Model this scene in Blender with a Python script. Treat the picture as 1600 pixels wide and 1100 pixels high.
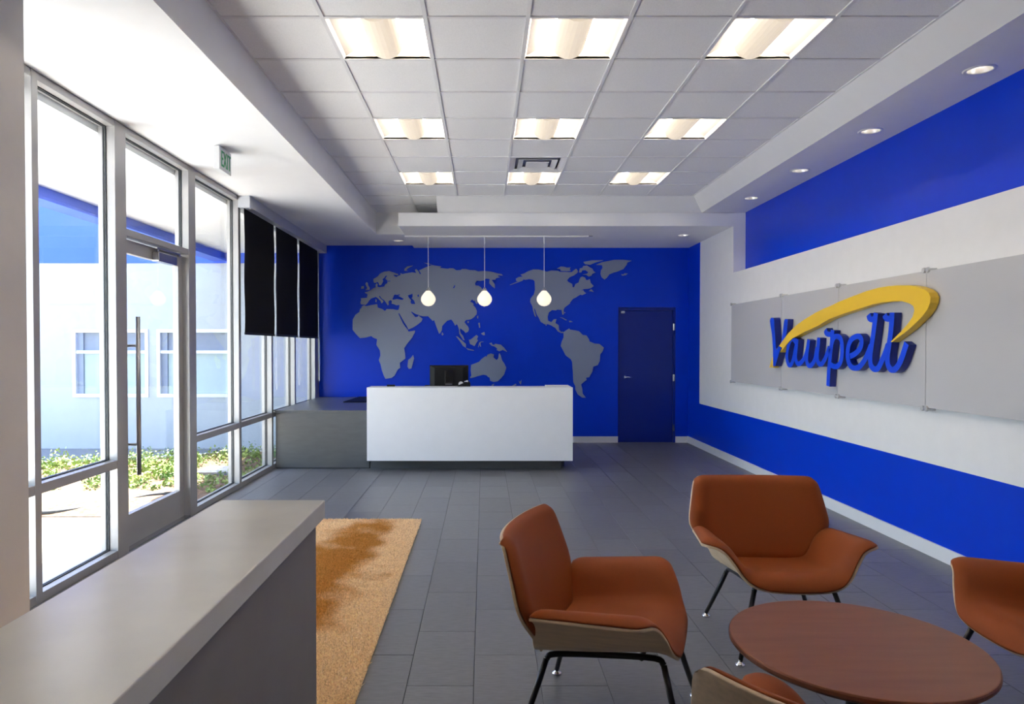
import bpy, bmesh, math, random
import numpy as np
from mathutils import Vector, Matrix
from mathutils.geometry import tessellate_polygon

for o in list(bpy.data.objects):
    bpy.data.objects.remove(o)
S = bpy.context.scene
COL = S.collection
random.seed(7)
rng = np.random.default_rng(7)
PI = math.pi

# ------------------------------------------------------------------ camera
cam_d = bpy.data.cameras.new('camera')
cam = bpy.data.objects.new('camera', cam_d)
COL.objects.link(cam)
cam.location = (0.0, 0.0, 1.535)
cam.rotation_mode = 'XYZ'
cam.rotation_euler = (PI / 2 - 0.0166, 0.0, 0.0)
cam_d.sensor_width = 36.0
cam_d.lens = 1095.7 * 36 / 1600
cam_d.shift_x = (800 - 756.4) / 1600
cam_d.shift_y = (561.5 - 550) / 1600
cam_d.clip_start = 0.05
cam_d.clip_end = 400
S.camera = cam

# ------------------------------------------------------------------ sky, sun, exposure
W = bpy.data.worlds.new('sky')
S.world = W
W.use_nodes = True
nt = W.node_tree
nt.nodes.clear()
sky = nt.nodes.new('ShaderNodeTexSky')
sky.sky_type = 'NISHITA'
sky.sun_disc = False
sky.sun_elevation = math.radians(62)
sky.sun_rotation = math.radians(-45)
sky.air_density = 1.0
sky.dust_density = 1.5
bg = nt.nodes.new('ShaderNodeBackground')
bg.inputs['Strength'].default_value = 0.48
wo = nt.nodes.new('ShaderNodeOutputWorld')
nt.links.new(sky.outputs[0], bg.inputs['Color'])
nt.links.new(bg.outputs[0], wo.inputs['Surface'])

sun_d = bpy.data.lights.new('sun', 'SUN')
sun_d.energy = 15.0
sun_d.angle = math.radians(0.53)
sun_d.color = (1.0, 0.96, 0.90)
sun = bpy.data.objects.new('sun', sun_d)
COL.objects.link(sun)
sun.rotation_mode = 'QUATERNION'
sun.rotation_quaternion = Vector((0.33, -0.33, -0.90)).to_track_quat('-Z', 'Y')
sun.location = (-10, -6, 25)

S.view_settings.view_transform = 'Standard'
S.view_settings.look = 'None'
S.view_settings.gamma = 1.0
S.view_settings.use_curve_mapping = False
S.view_settings.exposure = 1.42
S.cycles.max_bounces = 10
S.cycles.diffuse_bounces = 6
S.cycles.glossy_bounces = 4
S.cycles.transparent_max_bounces = 16
S.cycles.sample_clamp_indirect = 6.0

# ------------------------------------------------------------------ materials
def mat(name, color, rough=0.5, metal=0.0, spec=0.5, vary=0.0, vscale=8.0, bump=0.0, bscale=60.0,
        stretch=(1, 1, 1), color2=None, objrand=0.0, coat=0.0, emit=None, estr=0.0, sheen=0.0):
    m = bpy.data.materials.new(name)
    m.use_nodes = True
    n = m.node_tree
    p = n.nodes['Principled BSDF']
    p.inputs['Roughness'].default_value = rough
    p.inputs['Metallic'].default_value = metal
    p.inputs['Specular IOR Level'].default_value = spec
    p.inputs['Coat Weight'].default_value = coat
    p.inputs['Sheen Weight'].default_value = sheen
    c = (*color, 1.0)
    p.inputs['Base Color'].default_value = c
    if emit:
        p.inputs['Emission Color'].default_value = (*emit, 1)
        p.inputs['Emission Strength'].default_value = estr
    tc = n.nodes.new('ShaderNodeTexCoord')
    mp = n.nodes.new('ShaderNodeMapping')
    mp.inputs['Scale'].default_value = stretch
    n.links.new(tc.outputs['Object'], mp.inputs['Vector'])
    last = None
    if vary > 0 or color2:
        nz = n.nodes.new('ShaderNodeTexNoise')
        nz.inputs['Scale'].default_value = vscale
        nz.inputs['Detail'].default_value = 5
        n.links.new(mp.outputs[0], nz.inputs['Vector'])
        rp = n.nodes.new('ShaderNodeValToRGB')
        rp.color_ramp.elements[0].position = 0.3
        rp.color_ramp.elements[1].position = 0.7
        if color2:
            rp.color_ramp.elements[0].color = c
            rp.color_ramp.elements[1].color = (*color2, 1)
        else:
            rp.color_ramp.elements[0].color = (*[x * (1 - vary) for x in color], 1)
            rp.color_ramp.elements[1].color = (*[min(1, x * (1 + vary)) for x in color], 1)
        n.links.new(nz.outputs['Fac'], rp.inputs['Fac'])
        last = rp.outputs['Color']
    if objrand > 0:
        oi = n.nodes.new('ShaderNodeObjectInfo')
        mr = n.nodes.new('ShaderNodeMapRange')
        mr.inputs['To Min'].default_value = 1 - objrand
        mr.inputs['To Max'].default_value = 1 + objrand
        n.links.new(oi.outputs['Random'], mr.inputs['Value'])
        vm = n.nodes.new('ShaderNodeVectorMath')
        vm.operation = 'SCALE'
        if last:
            n.links.new(last, vm.inputs[0])
        else:
            vm.inputs[0].default_value = color
        n.links.new(mr.outputs[0], vm.inputs['Scale'])
        last = vm.outputs[0]
    if last:
        n.links.new(last, p.inputs['Base Color'])
    if bump > 0:
        bz = n.nodes.new('ShaderNodeTexNoise')
        bz.inputs['Scale'].default_value = bscale
        bz.inputs['Detail'].default_value = 4
        n.links.new(mp.outputs[0], bz.inputs['Vector'])
        bp = n.nodes.new('ShaderNodeBump')
        bp.inputs['Strength'].default_value = bump
        bp.inputs['Distance'].default_value = 0.01
        n.links.new(bz.outputs['Fac'], bp.inputs['Height'])
        n.links.new(bp.outputs[0], p.inputs['Normal'])
    return m

def glass_mat(name, tint=(1, 1, 1), base=0.04):
    m = bpy.data.materials.new(name)
    m.use_nodes = True
    n = m.node_tree
    n.nodes.clear()
    out = n.nodes.new('ShaderNodeOutputMaterial')
    mix = n.nodes.new('ShaderNodeMixShader')
    tr = n.nodes.new('ShaderNodeBsdfTransparent')
    tr.inputs['Color'].default_value = (*tint, 1)
    gl = n.nodes.new('ShaderNodeBsdfGlossy')
    gl.inputs['Roughness'].default_value = 0.0
    lw = n.nodes.new('ShaderNodeLayerWeight')
    pw = n.nodes.new('ShaderNodeMath')
    pw.operation = 'POWER'
    pw.inputs[1].default_value = 5.0
    n.links.new(lw.outputs['Facing'], pw.inputs[0])
    ma = n.nodes.new('ShaderNodeMath')
    ma.operation = 'MULTIPLY_ADD'
    ma.inputs[1].default_value = 1 - base
    ma.inputs[2].default_value = base
    n.links.new(pw.outputs[0], ma.inputs[0])
    n.links.new(ma.outputs[0], mix.inputs['Fac'])
    n.links.new(tr.outputs[0], mix.inputs[1])
    n.links.new(gl.outputs[0], mix.inputs[2])
    n.links.new(mix.outputs[0], out.inputs['Surface'])
    return m

def ribbed(name, color, clear, rough, freq, axis):
    """translucent grey acrylic with fine ribs"""
    m = mat(name, color, rough, spec=0.5)
    n = m.node_tree
    p = n.nodes['Principled BSDF']
    tc = n.nodes.new('ShaderNodeTexCoord')
    wv = n.nodes.new('ShaderNodeTexWave')
    wv.bands_direction = axis
    wv.inputs['Scale'].default_value = freq
    n.links.new(tc.outputs['Object'], wv.inputs['Vector'])
    bp = n.nodes.new('ShaderNodeBump')
    bp.inputs['Strength'].default_value = 0.15
    bp.inputs['Distance'].default_value = 0.002
    n.links.new(wv.outputs['Fac'], bp.inputs['Height'])
    n.links.new(bp.outputs[0], p.inputs['Normal'])
    mx = n.nodes.new('ShaderNodeMixShader')
    tr = n.nodes.new('ShaderNodeBsdfTransparent')
    mx.inputs['Fac'].default_value = clear
    n.links.new(p.outputs[0], mx.inputs[1])
    n.links.new(tr.outputs[0], mx.inputs[2])
    n.links.new(mx.outputs[0], n.nodes['Material Output'].inputs['Surface'])
    return m

M = {}
M['white_wall'] = mat('white_wall_paint', (0.85, 0.85, 0.855), 0.55, vary=0.015, bump=0.02, bscale=220)
M['soffit'] = mat('white_soffit_paint', (0.86, 0.86, 0.86), 0.6, vary=0.01, bump=0.02, bscale=200)
M['blue'] = mat('satin_blue_paint', (0.0, 0.042, 0.62), 0.30, spec=0.25, vary=0.02, bump=0.025, bscale=260)
M['blue_door'] = mat('satin_blue_door_paint', (0.001, 0.016, 0.24), 0.35, spec=0.4, vary=0.02)
M['ext_blue'] = mat('exterior_blue_paint', (0.05, 0.13, 0.72), 0.5, vary=0.03)
M['ext_white'] = mat('exterior_white_stucco', (0.49, 0.515, 0.55), 0.8, vary=0.03, bump=0.1, bscale=80)
M['tile_ceiling'] = mat('mineral_fibre_tile', (0.90, 0.90, 0.90), 0.9, spec=0.1, vary=0.05, vscale=160, bump=0.35, bscale=220, objrand=0.02)
M['grid'] = mat('painted_grid_metal', (0.80, 0.80, 0.80), 0.5, vary=0.01)
M['floor_tile'] = mat('charcoal_porcelain', (0.150, 0.152, 0.160), 0.36, spec=0.5, vary=0.14, vscale=14, stretch=(1, 6, 1), bump=0.08, bscale=120, objrand=0.10)
M['grout'] = mat('dark_grout', (0.022, 0.022, 0.025), 0.8, vary=0.1)
M['base'] = mat('white_base_trim', (0.80, 0.80, 0.81), 0.4, vary=0.01)
M['alu'] = mat('satin_aluminium_frame', (0.42, 0.41, 0.40), 0.42, metal=0.55, spec=0.5, vary=0.03, vscale=4)
M['gasket'] = mat('black_gasket', (0.015, 0.02, 0.025), 0.5, vary=0.05)
M['steel'] = mat('brushed_steel', (0.55, 0.55, 0.56), 0.25, metal=1.0, vary=0.05, vscale=30)
M['dark_steel'] = mat('dark_bronze_steel', (0.34, 0.34, 0.35), 0.35, metal=0.8, vary=0.05)
M['standoff'] = mat('satin_standoff', (0.62, 0.62, 0.62), 0.35, metal=0.35, vary=0.02)
M['chrome'] = mat('chrome', (0.85, 0.85, 0.86), 0.07, metal=1.0, vary=0.01)
M['glass'] = glass_mat('clear_glazing', (0.97, 0.985, 0.98))
M['ext_glass'] = mat('green_grey_window_glass', (0.42, 0.52, 0.52), 0.08, spec=0.6, vary=0.05, vscale=2)
M['ext_blind'] = mat('grey_window_blind', (0.30, 0.34, 0.42), 0.7, vary=0.05)
M['vinyl'] = mat('white_vinyl_frame', (0.82, 0.84, 0.86), 0.5, vary=0.01)
M['blackcloth'] = mat('black_shade_cloth', (0.006, 0.006, 0.007), 0.85, spec=0.15, vary=0.1, vscale=300)
M['valance'] = mat('grey_valance_metal', (0.50, 0.51, 0.53), 0.4, vary=0.02)
M['desk_white'] = mat('white_desk_laminate', (0.90, 0.90, 0.90), 0.35, vary=0.01)
M['desk_grey'] = mat('grey_desk_laminate', (0.105, 0.106, 0.104), 0.33, spec=0.5, vary=0.08, vscale=5, stretch=(1, 1, 4))
M['black_plastic'] = mat('black_plastic', (0.008, 0.008, 0.009), 0.5, spec=0.2, vary=0.05)
M['black_gloss'] = mat('black_gloss', (0.006, 0.006, 0.007), 0.12, vary=0.05)
M['white_plastic'] = mat('white_plastic', (0.80, 0.80, 0.80), 0.4, vary=0.01)
M['red'] = mat('orange_brown_upholstery', (0.235, 0.052, 0.0085), 0.6, spec=0.22, vary=0.08, vscale=400, bump=0.12, bscale=700)
M['ply_edge'] = mat('pale_plywood_shell', (0.66, 0.50, 0.32), 0.42, spec=0.4, vary=0.10, vscale=7, stretch=(1, 6, 10))
M['black_frame'] = mat('black_powder_coat', (0.008, 0.008, 0.010), 0.3, vary=0.05)
M['table'] = mat('red_brown_wood_veneer', (0.19, 0.062, 0.026), 0.38, spec=0.38, vary=0.0, vscale=2.5, stretch=(1.0, 7, 1), color2=(0.235, 0.085, 0.040))
M['table_edge'] = mat('dark_wood_table_edge', (0.07, 0.022, 0.012), 0.3, vary=0.1)
M['stone'] = mat('warm_grey_stone_cap', (0.82, 0.81, 0.75), 0.22, spec=0.6, vary=0.10, vscale=3, bump=0.015, bscale=300)
M['stone_edge'] = M['stone']
M['grey_wall'] = mat('warm_grey_wall_paint', (0.60, 0.575, 0.56), 0.6, vary=0.02, bump=0.04, bscale=250)
M['halfwall'] = mat('grey_half_wall_paint', (0.26, 0.245, 0.245), 0.6, vary=0.03, bump=0.06, bscale=220)
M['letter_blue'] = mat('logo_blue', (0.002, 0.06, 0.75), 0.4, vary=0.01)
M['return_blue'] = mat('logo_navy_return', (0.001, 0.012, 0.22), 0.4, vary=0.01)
M['letter_yellow'] = mat('logo_yellow', (0.90, 0.58, 0.035), 0.4, vary=0.01)
M['sign'] = ribbed('grey_ribbed_acrylic', (0.62, 0.62, 0.64), 0.12, 0.25, 60.0, 'Z')
M['map'] = ribbed('grey_brushed_map_panel', (0.36, 0.42, 0.56), 0.38, 0.28, 60.0, 'X')
M['concrete'] = mat('pale_patio_concrete', (0.62, 0.61, 0.58), 0.85, vary=0.06, vscale=3, bump=0.1)
M['asphalt'] = mat('grey_asphalt', (0.20, 0.21, 0.23), 0.9, vary=0.1, vscale=20, bump=0.3)
M['mulch'] = mat('brown_bark_mulch', (0.11, 0.06, 0.032), 0.95, vscale=25, color2=(0.26, 0.165, 0.10), bump=0.8, bscale=60)
M['leaf'] = mat('light_green_leaf', (0.07, 0.19, 0.025), 0.6, vscale=2.5, color2=(0.36, 0.44, 0.10))
M['hose'] = mat('black_rubber_hose', (0.02, 0.02, 0.02), 0.6, vary=0.1)
M['exit_green'] = mat('exit_sign_green', (0.06, 0.42, 0.16), 0.5, vary=0.02)
M['exit_face'] = mat('exit_sign_face', (0.80, 0.84, 0.82), 0.5, vary=0.01)
M['lamp'] = mat('warm_lamp_basket', (0.45, 0.42, 0.37), 0.5, emit=(1.0, 0.84, 0.64), estr=0.25, vary=0.01)
M['tube'] = mat('fluorescent_tube', (0.9, 0.9, 0.9), 0.4, emit=(1.0, 0.88, 0.73), estr=68.0)
M['pan'] = mat('white_reflector_pan', (0.90, 0.87, 0.82), 0.45, vary=0.01)
M['globe'] = mat('lit_opal_globe', (0.55, 0.52, 0.46), 0.2, emit=(1.0, 0.86, 0.66), estr=0.36, vary=0.01)
M['can'] = mat('satin_can_reflector', (0.85, 0.85, 0.84), 0.28, metal=0.9, vary=0.02)
M['bulb'] = mat('warm_downlight_bulb', (0.9, 0.88, 0.8), 0.4, emit=(1.0, 0.85, 0.65), estr=4.0, vary=0.01)

# rug: tan pile with broad rust-orange blotches
def rug_material():
    m = mat('tan_and_rust_pile', (0.5, 0.3, 0.15), 0.95, spec=0.05)
    n = m.node_tree
    p = n.nodes['Principled BSDF']
    tc = n.nodes.new('ShaderNodeTexCoord')
    def math_(op, a, b_=None):
        q = n.nodes.new('ShaderNodeMath')
        q.operation = op
        for k, s_ in enumerate((a, b_)):
            if s_ is None:
                continue
            if isinstance(s_, (int, float)):
                q.inputs[k].default_value = s_
            else:
                n.links.new(s_, q.inputs[k])
        return q.outputs[0]
    nz = n.nodes.new('ShaderNodeTexNoise')
    nz.inputs['Scale'].default_value = 3.2
    nz.inputs['Detail'].default_value = 5
    n.links.new(tc.outputs['Object'], nz.inputs['Vector'])
    sx = n.nodes.new('ShaderNodeSeparateXYZ')
    n.links.new(tc.outputs['Object'], sx.inputs[0])
    # broad dyed cloud repeated across the width of the rug
    dx = math_('DIVIDE', math_('SUBTRACT', math_('PINGPONG', math_('SUBTRACT', sx.outputs['X'], 0.30), 0.62), 0.0), 0.34)
    dy = math_('DIVIDE', math_('SUBTRACT', sx.outputs['Y'], 1.35), 1.75)
    d = math_('SQRT', math_('ADD', math_('MULTIPLY', dx, dx), math_('MULTIPLY', dy, dy)))
    d = math_('ADD', d, math_('MULTIPLY', math_('SUBTRACT', nz.outputs['Fac'], 0.5), 2.2))
    rp = n.nodes.new('ShaderNodeValToRGB')
    e = rp.color_ramp.elements
    e[0].position, e[0].color = 0.45, (0.66, 0.345, 0.09, 1)
    e[1].position, e[1].color = 0.95, (0.97, 0.75, 0.47, 1)
    n.links.new(d, rp.inputs['Fac'])
    n2 = n.nodes.new('ShaderNodeTexNoise')
    n2.inputs['Scale'].default_value = 90
    n.links.new(tc.outputs['Object'], n2.inputs['Vector'])
    mr = n.nodes.new('ShaderNodeMapRange')
    mr.inputs['From Min'].default_value = 0.3
    mr.inputs['From Max'].default_value = 0.7
    mr.inputs['To Min'].default_value = 0.7
    mr.inputs['To Max'].default_value = 1.25
    n.links.new(n2.outputs['Fac'], mr.inputs['Value'])
    vm = n.nodes.new('ShaderNodeVectorMath')
    vm.operation = 'SCALE'
    n.links.new(rp.outputs['Color'], vm.inputs[0])
    n.links.new(mr.outputs[0], vm.inputs['Scale'])
    n.links.new(vm.outputs[0], p.inputs['Base Color'])
    return m
M['rug'] = rug_material()

# ------------------------------------------------------------------ mesh helpers
def wloc(o):
    v = Vector((0, 0, 0))
    while o:
        v += o.location
        o = o.parent
    return v

class MB:
    def __init__(s):
        s.v, s.f = [], []
    def add(s, vs, fs):
        k = len(s.v)
        s.v += [tuple(map(float, q)) for q in vs]
        s.f += [tuple(i + k for i in f) for f in fs]
        return s
    def box(s, x0, x1, y0, y1, z0, z1):
        return s.add([(x0, y0, z0), (x1, y0, z0), (x1, y1, z0), (x0, y1, z0), (x0, y0, z1), (x1, y0, z1), (x1, y1, z1), (x0, y1, z1)],
                     [(0, 3, 2, 1), (4, 5, 6, 7), (0, 1, 5, 4), (1, 2, 6, 5), (2, 3, 7, 6), (3, 0, 4, 7)])
    def tube(s, pts, r, n=10):
        P = [Vector(p) for p in pts]
        rr = r if isinstance(r, (list, tuple)) else [r] * len(P)
        t0 = (P[1] - P[0]).normalized()
        a = Vector((0, 0, 1)) if abs(t0.z) < 0.9 else Vector((1, 0, 0))
        u = t0.cross(a).normalized()
        k = len(s.v)
        for i, p in enumerate(P):
            t = (P[min(i + 1, len(P) - 1)] - P[max(i - 1, 0)]).normalized()
            u = (u - t * u.dot(t)).normalized()
            w = t.cross(u)
            for j in range(n):
                q = 2 * PI * j / n
                s.v.append(tuple(p + (u * math.cos(q) + w * math.sin(q)) * rr[i]))
        for i in range(len(P) - 1):
            for j in range(n):
                s.f.append((k + i * n + j, k + i * n + (j + 1) % n, k + (i + 1) * n + (j + 1) % n, k + (i + 1) * n + j))
        s.f.append(tuple(k + j for j in range(n))[::-1])
        s.f.append(tuple(k + (len(P) - 1) * n + j for j in range(n)))
        return s
    def lathe(s, prof, c, n=24, axis='z', cap=True):
        k = len(s.v)
        for r, h in prof:
            for j in range(n):
                q = 2 * PI * j / n
                a, b = r * math.cos(q), r * math.sin(q)
                if axis == 'z':
                    s.v.append((c[0] + a, c[1] + b, c[2] + h))
                elif axis == 'x':
                    s.v.append((c[0] + h, c[1] + a, c[2] + b))
                else:
                    s.v.append((c[0] + b, c[1] + h, c[2] + a))
        m = len(prof)
        for i in range(m - 1):
            for j in range(n):
                s.f.append((k + i * n + j, k + i * n + (j + 1) % n, k + (i + 1) * n + (j + 1) % n, k + (i + 1) * n + j))
        if cap:
            s.f.append(tuple(k + j for j in range(n))[::-1])
            s.f.append(tuple(k + (m - 1) * n + j for j in range(n)))
        return s
    def prism(s, loops, place, d0, d1):
        """extruded polygon with holes; place(a, b, d) -> xyz"""
        tris = tessellate_polygon([[Vector((a, b, 0)) for a, b in lp] for lp in loops])
        flat = [q for lp in loops for q in lp]
        k = len(s.v)
        N = len(flat)
        s.v += [place(a, b, d0) for a, b in flat] + [place(a, b, d1) for a, b in flat]
        for t in tris:
            s.f.append(tuple(k + i for i in t))
            s.f.append(tuple(k + N + i for i in reversed(t)))
        st = 0
        for lp in loops:
            m = len(lp)
            for i in range(m):
                j = (i + 1) % m
                s.f.append((k + st + i, k + st + j, k + N + st + j, k + N + st + i))
            st += m
        return s
    def build(s, name, m, parent=None, smooth=False, bevel=0.0, local=False, seg=2, fix=True, origin=None):
        me = bpy.data.meshes.new(name)
        off = Vector((0, 0, 0))
        vs = s.v
        o = bpy.data.objects.new(name, me)
        if parent is not None and not local:
            off = wloc(parent)
        if parent is None and origin is not None:
            off = Vector(origin)
            o.location = origin
        if off.length > 0:
            vs = [(x - off.x, y - off.y, z - off.z) for x, y, z in vs]
        me.from_pydata(vs, [], s.f)
        if fix:
            bm = bmesh.new()
            bm.from_mesh(me)
            bmesh.ops.recalc_face_normals(bm, faces=bm.faces)
            bm.to_mesh(me)
            bm.free()
        if m:
            me.materials.append(m)
        if smooth:
            me.polygons.foreach_set('use_smooth', [True] * len(me.polygons))
        COL.objects.link(o)
        if parent is not None:
            o.parent = parent
        if bevel > 0:
            b = o.modifiers.new('bevel', 'BEVEL')
            b.width = bevel
            b.segments = seg
            b.limit_method = 'ANGLE'
        return o

def empty(name, loc=(0, 0, 0), rz=0.0):
    o = bpy.data.objects.new(name, None)
    o.location = loc
    o.rotation_euler = (0, 0, rz)
    o.empty_display_size = 0.1
    COL.objects.link(o)
    return o

def tag(o, label=None, cat=None, group=None, kind=None):
    if label:
        o['label'] = label
    if cat:
        o['category'] = cat
    if group:
        o['group'] = group
    if kind:
        o['kind'] = kind
    return o

def struct(o, label=None):
    o['kind'] = 'structure'
    if label:
        o['label'] = label
    return o

def box(x0, x1, y0, y1, z0, z1):
    return MB().box(x0, x1, y0, y1, z0, z1)

def bx(name, m, b, parent=None, bevel=0.0, smooth=False):
    return box(*b).build(name, m, parent, bevel=bevel, smooth=smooth)

def clone(o, parent=None):
    c = o.copy()
    COL.objects.link(c)
    if parent is not None:
        c.parent = parent
    for ch in list(o.children):
        clone(ch, c)
    return c

def catmull(pts, k=6):
    P = [np.array(p, float) for p in pts]
    P = [2 * P[0] - P[1]] + P + [2 * P[-1] - P[-2]]
    out = []
    for i in range(1, len(P) - 2):
        for j in range(k):
            t = j / k
            a, b, c, d = P[i - 1], P[i], P[i + 1], P[i + 2]
            out.append(0.5 * ((2 * b) + (c - a) * t + (2 * a - 5 * b + 4 * c - d) * t * t + (3 * b - a - 3 * c + d) * t ** 3))
    out.append(P[-2])
    return out

# ------------------------------------------------------------------ outlines in wall coordinates (metres)
MAP_EURASIA = [(-1.985,2.333),(-1.888,2.338),(-1.875,2.394),(-1.913,2.413),(-1.918,2.431),(-1.877,2.436),(-1.836,2.456),(-1.784,2.492),(-1.743,2.507),(-1.747,2.549),(-1.727,2.574),(-1.712,2.559),(-1.72,2.523),(-1.691,2.507),(-1.609,2.52),(-1.593,2.554),(-1.567,2.569),(-1.552,2.579),(-1.562,2.6),(-1.506,2.604),(-1.506,2.613),(-1.567,2.613),(-1.552,2.622),(-1.575,2.631),(-1.588,2.646),(-1.577,2.672),(-1.559,2.692),(-1.582,2.697),(-1.608,2.661),(-1.637,2.636),(-1.624,2.61),(-1.637,2.579),(-1.662,2.54),(-1.689,2.543),(-1.696,2.579),(-1.722,2.595),(-1.742,2.579),(-1.768,2.579),(-1.781,2.6),(-1.781,2.641),(-1.742,2.662),(-1.711,2.682),(-1.675,2.728),(-1.608,2.759),(-1.526,2.769),(-1.464,2.749),(-1.382,2.72),(-1.387,2.7),(-1.433,2.708),(-1.459,2.708),(-1.444,2.687),(-1.413,2.672),(-1.382,2.69),(-1.341,2.707),(-1.351,2.733),(-1.325,2.728),(-1.32,2.718),(-1.258,2.733),(-1.155,2.748),(-1.093,2.738),(-1.114,2.784),(-1.093,2.8),(-1.062,2.774),(-1.032,2.717),(-1.016,2.728),(-1.047,2.779),(-1.001,2.799),(-0.939,2.83),(-0.898,2.844),(-0.898,2.844),(-0.836,2.866),(-0.784,2.856),(-0.687,2.843),(-0.712,2.82),(-0.63,2.809),(-0.579,2.806),(-0.558,2.814),(-0.496,2.812),(-0.445,2.781),(-0.373,2.785),(-0.362,2.801),(-0.29,2.801),(-0.229,2.785),(-0.146,2.781),(-0.095,2.763),(-0.002,2.771),(0.09,2.762),(0.142,2.752),(0.214,2.731),(0.281,2.721),(0.301,2.695),(0.234,2.701),(0.216,2.69),(0.255,2.67),(0.193,2.654),(0.183,2.631),(0.123,2.627),(0.173,2.552),(0.173,2.49),(0.131,2.521),(0.08,2.572),(0.085,2.619),(0.095,2.634),(0.07,2.644),(0.023,2.647),(-0.002,2.619),(-0.064,2.61),(-0.116,2.614),(-0.147,2.567),(-0.136,2.537),(-0.085,2.531),(-0.049,2.506),(-0.018,2.454),(-0.023,2.413),(-0.064,2.362),(-0.116,2.305),(-0.101,2.259),(-0.116,2.238),(-0.137,2.259),(-0.147,2.29),(-0.178,2.295),(-0.183,2.31),(-0.204,2.305),(-0.224,2.274),(-0.188,2.259),(-0.168,2.238),(-0.178,2.223),(-0.137,2.177),(-0.116,2.125),(-0.121,2.074),(-0.168,2.022),(-0.219,1.991),(-0.215,1.992),(-0.254,1.985),(-0.294,1.981),(-0.316,1.949),(-0.294,1.916),(-0.255,1.871),(-0.243,1.831),(-0.26,1.792),(-0.3,1.772),(-0.322,1.803),(-0.384,1.848),(-0.389,1.809),(-0.378,1.77),(-0.339,1.725),(-0.314,1.652),(-0.339,1.663),(-0.373,1.713),(-0.401,1.764),(-0.404,1.826),(-0.423,1.888),(-0.44,1.916),(-0.468,1.888),(-0.485,1.927),(-0.513,1.972),(-0.53,1.989),(-0.592,1.972),(-0.637,1.927),(-0.676,1.882),(-0.682,1.815),(-0.71,1.764),(-0.727,1.764),(-0.755,1.838),(-0.783,1.916),(-0.805,1.981),(-0.828,1.967),(-0.867,2.006),(-0.902,2.042),(-0.981,2.042),(-1.037,2.053),(-1.059,2.067),(-1.082,2.07),(-1.121,2.087),(-1.166,2.118),(-1.174,2.109),(-1.144,2.07),(-1.11,2.028),(-1.071,2.033),(-1.054,2.059),(-1.037,2.036),(-0.992,2.002),(-1.009,1.958),(-1.071,1.907),(-1.15,1.857),(-1.221,1.828),(-1.24,1.873),(-1.279,1.935),(-1.318,2.003),(-1.361,2.078),(-1.372,2.094),(-1.38,2.087),(-1.377,2.076),(-1.346,2.008),(-1.313,1.935),(-1.279,1.885),(-1.234,1.829),(-1.217,1.795),(-1.114,1.812),(-1.116,1.783),(-1.162,1.694),(-1.229,1.615),(-1.291,1.525),(-1.275,1.446),(-1.269,1.362),(-1.36,1.289),(-1.354,1.21),(-1.394,1.182),(-1.445,1.086),(-1.49,1.05),(-1.591,1.032),(-1.614,1.075),(-1.647,1.165),(-1.669,1.266),(-1.697,1.334),(-1.672,1.413),(-1.68,1.492),(-1.736,1.582),(-1.724,1.672),(-1.78,1.694),(-1.82,1.722),(-1.904,1.7),(-2.0,1.689),(-2.061,1.751),(-2.119,1.824),(-2.116,1.987),(-2.071,2.065),(-2.009,2.11),(-1.998,2.155),(-1.958,2.189),(-1.981,2.184),(-1.952,2.211),(-1.929,2.218),(-1.909,2.205),(-1.878,2.209),(-1.816,2.222),(-1.723,2.237),(-1.713,2.183),(-1.641,2.158),(-1.595,2.127),(-1.569,2.158),(-1.466,2.155),(-1.404,2.142),(-1.378,2.147),(-1.367,2.183),(-1.363,2.224),(-1.414,2.219),(-1.466,2.24),(-1.491,2.244),(-1.484,2.286),(-1.507,2.301),(-1.54,2.283),(-1.536,2.227),(-1.553,2.217),(-1.579,2.26),(-1.61,2.302),(-1.651,2.327),(-1.681,2.372),(-1.692,2.358),(-1.666,2.324),(-1.62,2.288),(-1.63,2.266),(-1.651,2.248),(-1.671,2.291),(-1.712,2.333),(-1.743,2.353),(-1.774,2.343),(-1.815,2.328),(-1.846,2.302),(-1.872,2.261),(-1.909,2.224),(-1.95,2.23),(-1.986,2.235),(-1.991,2.271),(-1.98,2.302)]
MAP_LAKES = [[(-1.478,2.317),(-1.45,2.382),(-1.434,2.392),(-1.403,2.386),(-1.352,2.396),(-1.357,2.382),(-1.381,2.371),(-1.331,2.342),(-1.292,2.322),(-1.316,2.305),(-1.404,2.319),(-1.463,2.308)],[(-1.228,2.378),(-1.151,2.404),(-1.151,2.353),(-1.167,2.332),(-1.125,2.291),(-1.11,2.239),(-1.167,2.239),(-1.187,2.27),(-1.177,2.301),(-1.213,2.342)],[(-1.074,2.378),(-1.053,2.399),(-1.048,2.352),(-1.069,2.358)],[(-0.507,2.491),(-0.486,2.521),(-0.476,2.547),(-0.466,2.527),(-0.481,2.496)]]
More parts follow.
